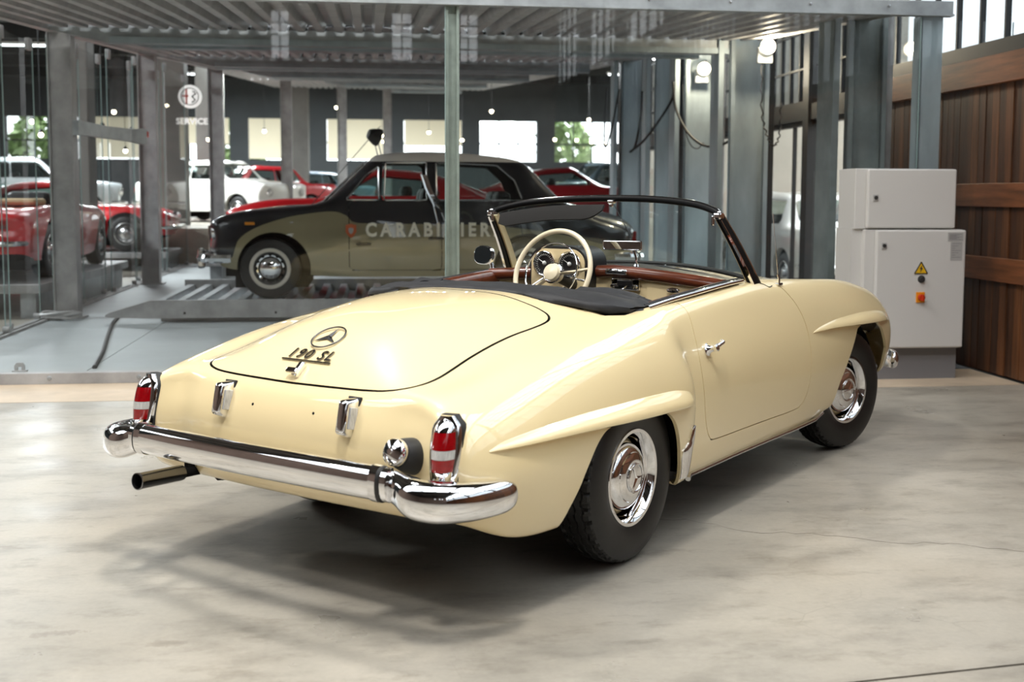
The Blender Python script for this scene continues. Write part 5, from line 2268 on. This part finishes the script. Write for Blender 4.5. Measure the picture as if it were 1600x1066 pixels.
        for (x, y, zz, dy, dz) in spec.get('tails', ()):
            a_ = MB()
            a_.box((x, s * y, zz), (.06, dy, dz), .012)
            obj('tail_lamp', a_, M['red_lens'], root)
    for (x, zz, w, sg, h_) in spec.get('bumpers', ()):
        pts = [(x - sg * .35, w, zz), (x - sg * .12, w * .98, zz), (x - sg * .02, w * .75, zz), (x, 0, zz), (x - sg * .02, -w * .75, zz), (x - sg * .12, -w * .98, zz), (x - sg * .35, -w, zz)]
        a_ = MB()
        a_.tube(catmull(pts, 5), h_, 8, up=(0, 0, 1), flat=1.0)
        obj('bumper', a_, M['chrome'], root)
    return root, tree


S3 = lambda w1, z1, w2, z2, w3, z3: ((w1, z1), (w2, z2), (w3, z3))
# rounded fifties saloon
OLD = dict(
    T=[(-2.16, .80, .45, .79, .66, .72, S3(.72, .58, .73, .44, .66, .30)),
       (-1.80, .93, .48, .91, .72, .83, S3(.79, .66, .80, .46, .75, .26)),
       (-1.60, .98, .52, .96, .74, .90, S3(.80, .70, .815, .48, .77, .24)),
       (-1.42, 1.06, .53, 1.02, .745, .95, S3(.80, .72, .82, .48, .78, .23)),
       (-1.12, 1.35, .53, 1.29, .745, .99, S3(.80, .74, .82, .48, .78, .22)),
       (-.80, 1.48, .545, 1.42, .75, 1.005, S3(.80, .75, .82, .48, .78, .22)),
       (.0, 1.53, .555, 1.475, .75, 1.01, S3(.80, .75, .82, .48, .78, .22)),
       (.50, 1.50, .545, 1.445, .75, 1.005, S3(.80, .75, .82, .48, .78, .22)),
       (.68, 1.41, .54, 1.35, .75, 1.00, S3(.80, .745, .82, .48, .78, .22)),
       (1.10, 1.04, .55, 1.01, .745, .965, S3(.80, .73, .82, .48, .78, .23)),
       (1.40, .965, .46, .94, .74, .935, S3(.805, .72, .82, .50, .78, .26)),
       (1.80, .925, .42, .89, .72, .905, S3(.80, .70, .815, .50, .77, .28)),
       (2.12, .87, .40, .83, .68, .855, S3(.765, .68, .775, .50, .73, .32)),
       (2.28, .77, .38, .74, .62, .77, S3(.68, .64, .69, .50, .65, .36))],
    nose_off=(.045, .06, .0), tail_off=(.06, .09, .05),
    arches=((1.62, .375), (-1.02, .36)), wz=.31, wr=.315, axles=(1.66, -1.02), track=.70, belt=1.0,
    wins=(('windscreen', 'top', [(.72, -.2), (.72, .44), (1.02, .47), (1.06, .3), (1.08, -.2)]),
          ('rear_window', 'top', [(-1.14, -.2), (-1.14, .42), (-1.36, .45), (-1.38, -.2)]),
          ('quarter_light', 'side', [(.56, 1.05), (.56, 1.34), (.66, 1.25), (.84, 1.05)]),
          ('side_window', 'side', [(.07, 1.05), (.07, 1.385), (.46, 1.38), (.48, 1.05)]),
          ('side_window', 'side', [(-.94, 1.05), (-.86, 1.22), (-.70, 1.36), (-.09, 1.385), (-.09, 1.05)])),
    doors=(('door', [(-.06, .34), (-.06, .96), (.80, .96), (.80, .34)]), ('door', [(-.92, .62), (-.85, .96), (-.12, .96), (-.12, .34), (-.62, .34)])),
    tub=(-1.3, 1.0, .9), seats=((.05, .36, 1.15), (.05, -.36, 1.15), (-.75, .36, 1.12), (-.75, -.36, 1.12)),
    heads=((2.24, .60, .68, .085),), tails=((-2.20, .60, .62, .10, .14),), bumpers=((2.40, .42, .80, 1, .05), (-2.30, .42, .80, -1, .05)))
NAVY = paint('navy', (7, 11, 20))
KHAKI = paint('khaki', (142, 133, 102))
ROOFG = mat('grey_roof_paint', srgb(232, 228, 224), .35, coat=.6)


def f_two(p):
    """khaki below this line: a sweep over the front wing, then level along the doors"""
    x, z = p[:, 0], p[:, 2]
    line = spl([(-2.4, .42), (-1.9, .54), (-1.2, .69), (-.4, .765), (.55, .775), (.80, .785), (.88, .86), (1.02, .90), (1.35, .865), (1.65, .79), (1.86, .70), (1.98, .60), (2.05, .42), (2.4, .30)], x)[:, 0]
    return np.where(np.abs(p[:, 1]) > .35, z - line, 1.)


spec = dict(OLD)
spec['two_tone'] = (f_two, KHAKI)
spec['roof_tone'] = (lambda p: np.where((p[:, 2] > 1.30), 1.425 - p[:, 2], 1.), ROOFG)
PU, PV_, PZ = .635, 12.92, .285
pol, ptree = make_car('police_saloon', 'navy and khaki two-tone vintage saloon with CARABINIERI lettering on the lift platform', spec, 'navy', PU, PV_, PZ, math.pi, seethru=True)


def on_pol(x, z):
    h = ptree.ray_cast(Vector((x, 3, z)), Vector((0, -1, 0)))
    return h[0] if h[0] is not None else Vector((x, .82, z))


# its near flank faces the camera: local +y side, x runs to the left of the picture
vs, fs = text_mesh('CARABINIERI', .192, 0.0, .0075, 1.5)
mb = MB()
W_ = max(v.x for v in vs)
vv = []
for v in vs:
    x = -.005 - v.x * (.68 / W_)
    z = .705 + v.y
    q = on_pol(x, z)
    vv.append((x, q.y + .005, z))
mb.add(vv, fs)
obj('lettering', mb, mat('cream_lettering', srgb(246, 240, 222), .5), pol)
mb = MB()
sh = [(-.055, .06), (0, .075), (.055, .06), (.055, -.01), (.03, -.05), (0, -.075), (-.03, -.05), (-.055, -.01)]
yb = on_pol(.83, .70).y
mb.loft([[(.83 + a, yb - .01, .70 + b) for a, b in sh], [(.83 + a, yb + .006, .70 + b) for a, b in sh]], smooth=False)
bd = obj('shield_badge', mb, mat('shield_orange', srgb(190, 92, 48), .4), pol)
mb = MB()
mb.loft([[(.83 + a * .45, yb + .006, .70 + b * .45) for a, b in sh], [(.83 + a * .45, yb + .009, .70 + b * .45) for a, b in sh]], smooth=False)
obj('shield_centre', mb, M['paper'], bd)
for x in (.70, -.95):
    q = on_pol(x, .70 if x > 0 else .68)
for x, z in ((.70, .565), (-.05, .62)):
    q = on_pol(x, z)
    mb = MB()
    mb.box(q + Vector((0, .02, 0)), (.16, .025, .022), .008)
    mb.box(q + Vector((.05, .008, 0)), (.04, .03, .03), .006)
    obj('door_pull', mb, M['black_gloss'], pol)
# chrome window surrounds, mirror, searchlight, aerial, indicator
for poly in ([(.04, 1.02), (.04, 1.415), (.47, 1.41), (.49, 1.02)], [(-.97, 1.02), (-.89, 1.23), (-.71, 1.39), (-.06, 1.415), (-.06, 1.02)], [(.54, 1.02), (.54, 1.37), (.68, 1.27), (.88, 1.02)]):
    mb = MB()
    P = catmull([Vector((x, 0, z)) for x, z in poly], 1, True)
    n = len(poly)
    path = []
    for i in range(n):
        a, b = Vector((*poly[i], 0)), Vector((*poly[(i + 1) % n], 0))
        for tt in (0.03, .25, .5, .75, .97):
            c = a.lerp(b, tt)
            q = ptree.find_nearest(Vector((c.x, .72, c.y)))[0]
            path.append((c.x, q.y + .006, c.y))
    mb.tube(path, .009, 6, loop=True)
    obj('window_trim', mb, M['steel'], pol)
mb = MB()
for s in (1, -1):
    mb.tube([(.70, s * .535, 1.40), (.90, s * .575, 1.21), (1.12, s * .60, 1.00)], .014, 6)
obj('windscreen_trim', mb, M['chrome'], pol)['kind'] = 'stuff'
mb = MB()
mb.loft([[(a + x, .845 + y, z) for x, y in ((-.03, -.008), (.03, -.008), (.03, .008), (-.03, .008))] for a, z in ((-.03, 1.0), (.03, 1.14), (.075, 1.28))])
mr_ = obj('wing_mirror', mb, M['mirror'], pol)
mb = MB()
mb.tube([(.105, .85, 1.285), (.06, .85, 1.14), (-.02, .85, .98), (-.07, .85, .78)], .009, 6)
obj('mirror_arm', mb, M['chrome'], mr_)
mb = MB()
mb.lathe([(0, .10), (.05, .095), (.07, .06), (.095, .0), (.098, -.03), (.085, -.035), (0, -.05)], 20, Matrix.Translation((.56, .20, 1.70)) @ Matrix.Rotation(R(-70), 4, 'Z') @ Matrix.Rotation(R(20), 4, 'X'))
sl = obj('searchlight', mb, M['leather_black'], pol)
mb = MB()
for d in (-.02, .02):
    mb.tube([(.56 + d, .20, 1.64), (.53 + d, .20, 1.52), (.52 + d, .2, 1.47)], .009, 6)
obj('searchlight_stem', mb, M['steel'], sl)['kind'] = 'stuff'
mb = MB()
mb.tube([(1.25, .50, .96), (.90, .45, 1.36), (.52, .40, 1.80)], .004, 5)
obj('aerial', mb, M['steel_black'], pol)
for x, y, z, d, m in ((1.86, .765, .775, (.10, .03, .03), 'orange'),):
    mb = MB()
    q = on_pol(x, z)
    mb.box(q, d, .008)
    obj('side_indicator', mb, M[m], pol)
for s in (1, -1):
    mb = MB()
    mb.box((2.40, s * .42, .40), (.08, .09, .22), .03)
    obj('overrider', mb, M['chrome'], pol)
mb = MB()
for i in range(9):
    mb.box((2.335, -.28 + i * .07, .60), (.02, .02, .28), .004)
g_ = obj('grille', mb, M['chrome'], pol)
g_['kind'] = 'stuff'
# bright hub and ring on its wheels
for w in [c for c in pol.children if c.name.startswith('wheel')]:
    mb = MB()
    mb.lathe([(.212, -.086), (.206, -.093), (.180, -.093), (.172, -.086)], 36)
    obj('rim_ring', mb, mat('pale_rim', srgb(205, 200, 190), .3, metal=.3) if 'pale_rim' not in bpy.data.materials else bpy.data.materials['pale_rim'], w)
    mb = MB()
    for i in range(12):
        q = 2 * math.pi * i / 12
        mb.lathe([(.018, -.0), (0, -.002)], 8, Matrix.Translation((.145 * math.cos(q), -.072, .145 * math.sin(q))))
    obj('vent_holes', mb, M['black'], w)['kind'] = 'stuff'

# low sixties coupe
GT = dict(
    T=[(-2.05, .74, .45, .73, .66, .70, S3(.74, .60, .75, .46, .70, .30)),
       (-1.75, .80, .48, .79, .70, .76, S3(.80, .65, .80, .46, .76, .24)),
       (-1.35, .96, .50, .92, .72, .80, S3(.81, .66, .82, .46, .78, .20)),
       (-.95, 1.10, .50, 1.05, .725, .82, S3(.81, .66, .82, .44, .78, .18)),
       (-.55, 1.19, .50, 1.13, .725, .82, S3(.80, .66, .82, .44, .78, .18)),
       (-.10, 1.22, .50, 1.16, .725, .82, S3(.80, .66, .82, .44, .78, .18)),
       (.15, 1.16, .50, 1.10, .725, .82, S3(.80, .66, .82, .44, .78, .18)),
       (.65, .86, .54, .84, .725, .81, S3(.80, .66, .82, .44, .78, .18)),
       (1.05, .80, .46, .785, .71, .80, S3(.81, .66, .82, .46, .78, .22)),
       (1.55, .75, .42, .73, .68, .77, S3(.80, .64, .81, .46, .77, .24)),
       (2.00, .63, .40, .62, .58, .65, S3(.68, .55, .69, .44, .66, .28))],
    nose_off=(.06, .07, .0), arches=((1.32, .37), (-1.18, .37)), wz=.31, wr=.31, axles=(1.32, -1.18), track=.71, belt=.85,
    wins=(('windscreen', 'top', [(.20, -.2), (.20, .40), (.56, .45), (.60, -.2)]),
          ('rear_window', 'top', [(-.98, -.2), (-.98, .38), (-1.35, .40), (-1.38, -.2)]),
          ('side_window', 'side', [(-.80, .88), (-.62, 1.03), (.05, 1.08), (.36, .90), (.36, .88)])),
    tub=(-1.2, .6, .72), seats=((-.35, .34, .98), (-.35, -.34, .98)),
    heads=((1.98, .46, .60, .075),), tails=((-2.10, .50, .62, .16, .09),), bumpers=((2.12, .42, .70, 1, .035), (-2.16, .42, .74, -1, .035)))
SPY = dict(GT)
SPY['T'] = [t if t[1] < .83 else (t[0], min(t[1], .82), .50, min(t[3], .80), t[4], t[5], t[6]) for t in GT['T']]
SPY['wins'] = ()
SPY['belt'] = .6
SPY['tub'] = (-.7, .4, .84)
# boxy saloon
BOX = dict(
    T=[(-2.08, .92, .55, .91, .70, .88, S3(.76, .68, .77, .50, .73, .34)),
       (-1.70, .95, .55, .94, .74, .91, S3(.79, .72, .80, .50, .76, .28)),
       (-1.25, .99, .56, .97, .75, .93, S3(.80, .74, .81, .50, .77, .26)),
       (-.95, 1.30, .56, 1.24, .75, .95, S3(.80, .74, .81, .50, .77, .25)),
       (-.55, 1.40, .57, 1.35, .75, .95, S3(.80, .74, .81, .50, .77, .25)),
       (.05, 1.42, .57, 1.37, .75, .95, S3(.80, .74, .81, .50, .77, .25)),
       (.42, 1.36, .56, 1.31, .75, .95, S3(.80, .74, .81, .50, .77, .25)),
       (.85, 1.00, .57, .98, .75, .94, S3(.80, .74, .81, .50, .77, .25)),
       (1.30, .95, .56, .94, .74, .91, S3(.80, .72, .81, .50, .77, .28)),
       (1.85, .90, .55, .89, .72, .87, S3(.78, .68, .79, .50, .75, .30)),
       (2.05, .84, .54, .83, .68, .82, S3(.74, .66, .75, .50, .71, .34))],
    nose_off=(.03, .03, .0), tail_off=(.03, .04, .0), arches=((1.30, .36), (-1.25, .36)), wz=.30, wr=.30, axles=(1.30, -1.25), track=.69, belt=.98,
    wins=(('windscreen', 'top', [(.48, -.2), (.48, .45), (.78, .48), (.80, -.2)]),
          ('rear_window', 'top', [(-.98, -.2), (-.98, .46), (-1.16, .48), (-1.17, -.2)]),
          ('side_window', 'side', [(-.16, 1.02), (-.16, 1.27), (.36, 1.27), (.56, 1.02)]),
          ('side_window', 'side', [(-.92, 1.02), (-.80, 1.26), (-.26, 1.27), (-.26, 1.02)])),
    tub=(-1.1, .8, .85), seats=((-.05, .34, 1.10), (-.05, -.34, 1.10)),
    heads=((2.06, .52, .68, .08),), tails=((-2.12, .58, .74, .22, .12),), bumpers=((2.16, .44, .78, 1, .045), (-2.18, .44, .78, -1, .045)))
paint('red', (206, 12, 26))
paint('deep_red', (150, 14, 26))
paint('white_car', (228, 226, 220))
paint('silver', (150, 156, 158))
paint('slate', (88, 112, 124))

FWD = R(90)       # heading along v, away from the camera
def car_lift(label, u0, u1, v0, v1, zt):
    t = gthing('car_lift', label, 'platform', (u0 + u1) / 2, v0, 0)
    w = u1 - u0
    mb = MB()
    qbox(mb, -w / 2, w / 2, 0, v1 - v0, zt - .10, zt, .01)
    obj('deck', mb, M['galv_dull'], t)
    for x in (-w / 2 + .15, w / 2 - .15):
        mb = MB()
        qbox(mb, x - .08, x + .08, .1, v1 - v0 - .1, .03, zt - .10)
        obj('runner', mb, M['galv'], t)
    return t


car_lift('low galvanised lift deck under the red open sports car', -5.35, -3.48, 12.75, 17.3, .40)
car_lift('low galvanised lift deck under the red coupe behind the second post', -7.6, -3.48, 20.45, 22.3, .36)
car_lift('galvanised lift deck under the bright red coupe behind the two-tone saloon', -2.2, 2.4, 15.75, 17.5, .50)
r1, _ = make_car('sports_car', 'red open sports car with number plate ending 181 behind the left glass wall', SPY, 'red', -4.42, 15.0, .405, FWD, light=True)
mb = MB()
mb.box((-2.165, -.22, .58), (.02, .52, .13), .004)
np_ = obj('number_plate', mb, M['white'], r1)
vs, fs = text_mesh('181', .11, .001, .002, 1.1)
mb = MB()
mb.add([(-2.1765, -.36 - v.x, .58 + v.y) for v in vs], fs)
obj('plate_digits', mb, M['redp'], np_)
mb = MB()
mb.loft([[(.42 + .05 * k, y, .80 + .28 * (1 - k)) for k in (0, 1)] + [(.44 + .05 * k, y, .80 + .28 * (1 - k)) for k in (1, 0)] for y in np.linspace(-.6, .6, 8)], smooth=False)
obj('windscreen', mb, M['glass_dark'], r1)
mb = MB()
mb.box((-1.0, -.3, .86), (.45, .7, .08), .04)
obj('hood_cover', mb, mat('tan_cover', srgb(190, 168, 130), .8), r1)
make_car('sports_coupe', 'red sports coupe with its nose to the right behind the second post', GT, 'red', -5.5, 21.4, .365, 0, light=True)
make_car('saloon', 'white boxy saloon parked beyond the second left post', BOX, 'white_car', -3.5, 28.0, .725, R(-38), light=True)
make_car('saloon', 'silver saloon farthest back behind the white saloon', BOX, 'silver', -5.0, 36.5, .725, R(-30), light=True)
make_car('saloon', 'deep red saloon parked far back between the third and fourth posts', BOX, 'deep_red', -3.1, 33.0, .725, R(-150), light=True)
make_car('saloon', 'grey saloon parked at the back beyond the fourth post', BOX, 'slate', -2.0, 40.0, .725, R(-160), light=True)
make_car('sports_coupe', 'bright red coupe close behind the two-tone saloon', GT, 'red', .12, 16.6, .505, math.pi, light=True)
rc, rct = make_car('sports_coupe', 'deep red coupe with white bonnet stripe right of the two-tone saloon', GT, 'deep_red', 4.15, 24.0, .725, R(-8), light=True)
mb = MB()
for x in np.linspace(.75, 1.95, 14):
    pass
rows = []
for x in np.linspace(.72, 1.95, 16):
    a = rct.ray_cast(Vector((x, -.22, 3)), Vector((0, 0, -1)))[0]
    b = rct.ray_cast(Vector((x, .22, 3)), Vector((0, 0, -1)))[0]
    rows.append([a + Vector((0, 0, .004)), a.lerp(b, .5) + Vector((0, 0, .012)), b + Vector((0, 0, .004))])
mb.loft(rows, closed=False, caps=False)
obj('bonnet_stripe', mb, CP['white_car'], rc)
make_car('hatchback', 'slate blue hatchback farthest right in the showroom', BOX, 'slate', 5.7, 27.6, .725, R(-165), light=True)
make_car('saloon', 'silver grey saloon at the far left behind the red cars', BOX, 'silver', -7.6, 26.5, .725, R(20), light=True)
make_car('saloon', 'white saloon parked outside beyond the right-hand glazing', BOX, 'white_car', 6.35, 16.4, 0, FWD, light=True)
make_car('saloon', 'deep red saloon outside beyond the white one', BOX, 'deep_red', 8.6, 19.2, 0, FWD, light=True)
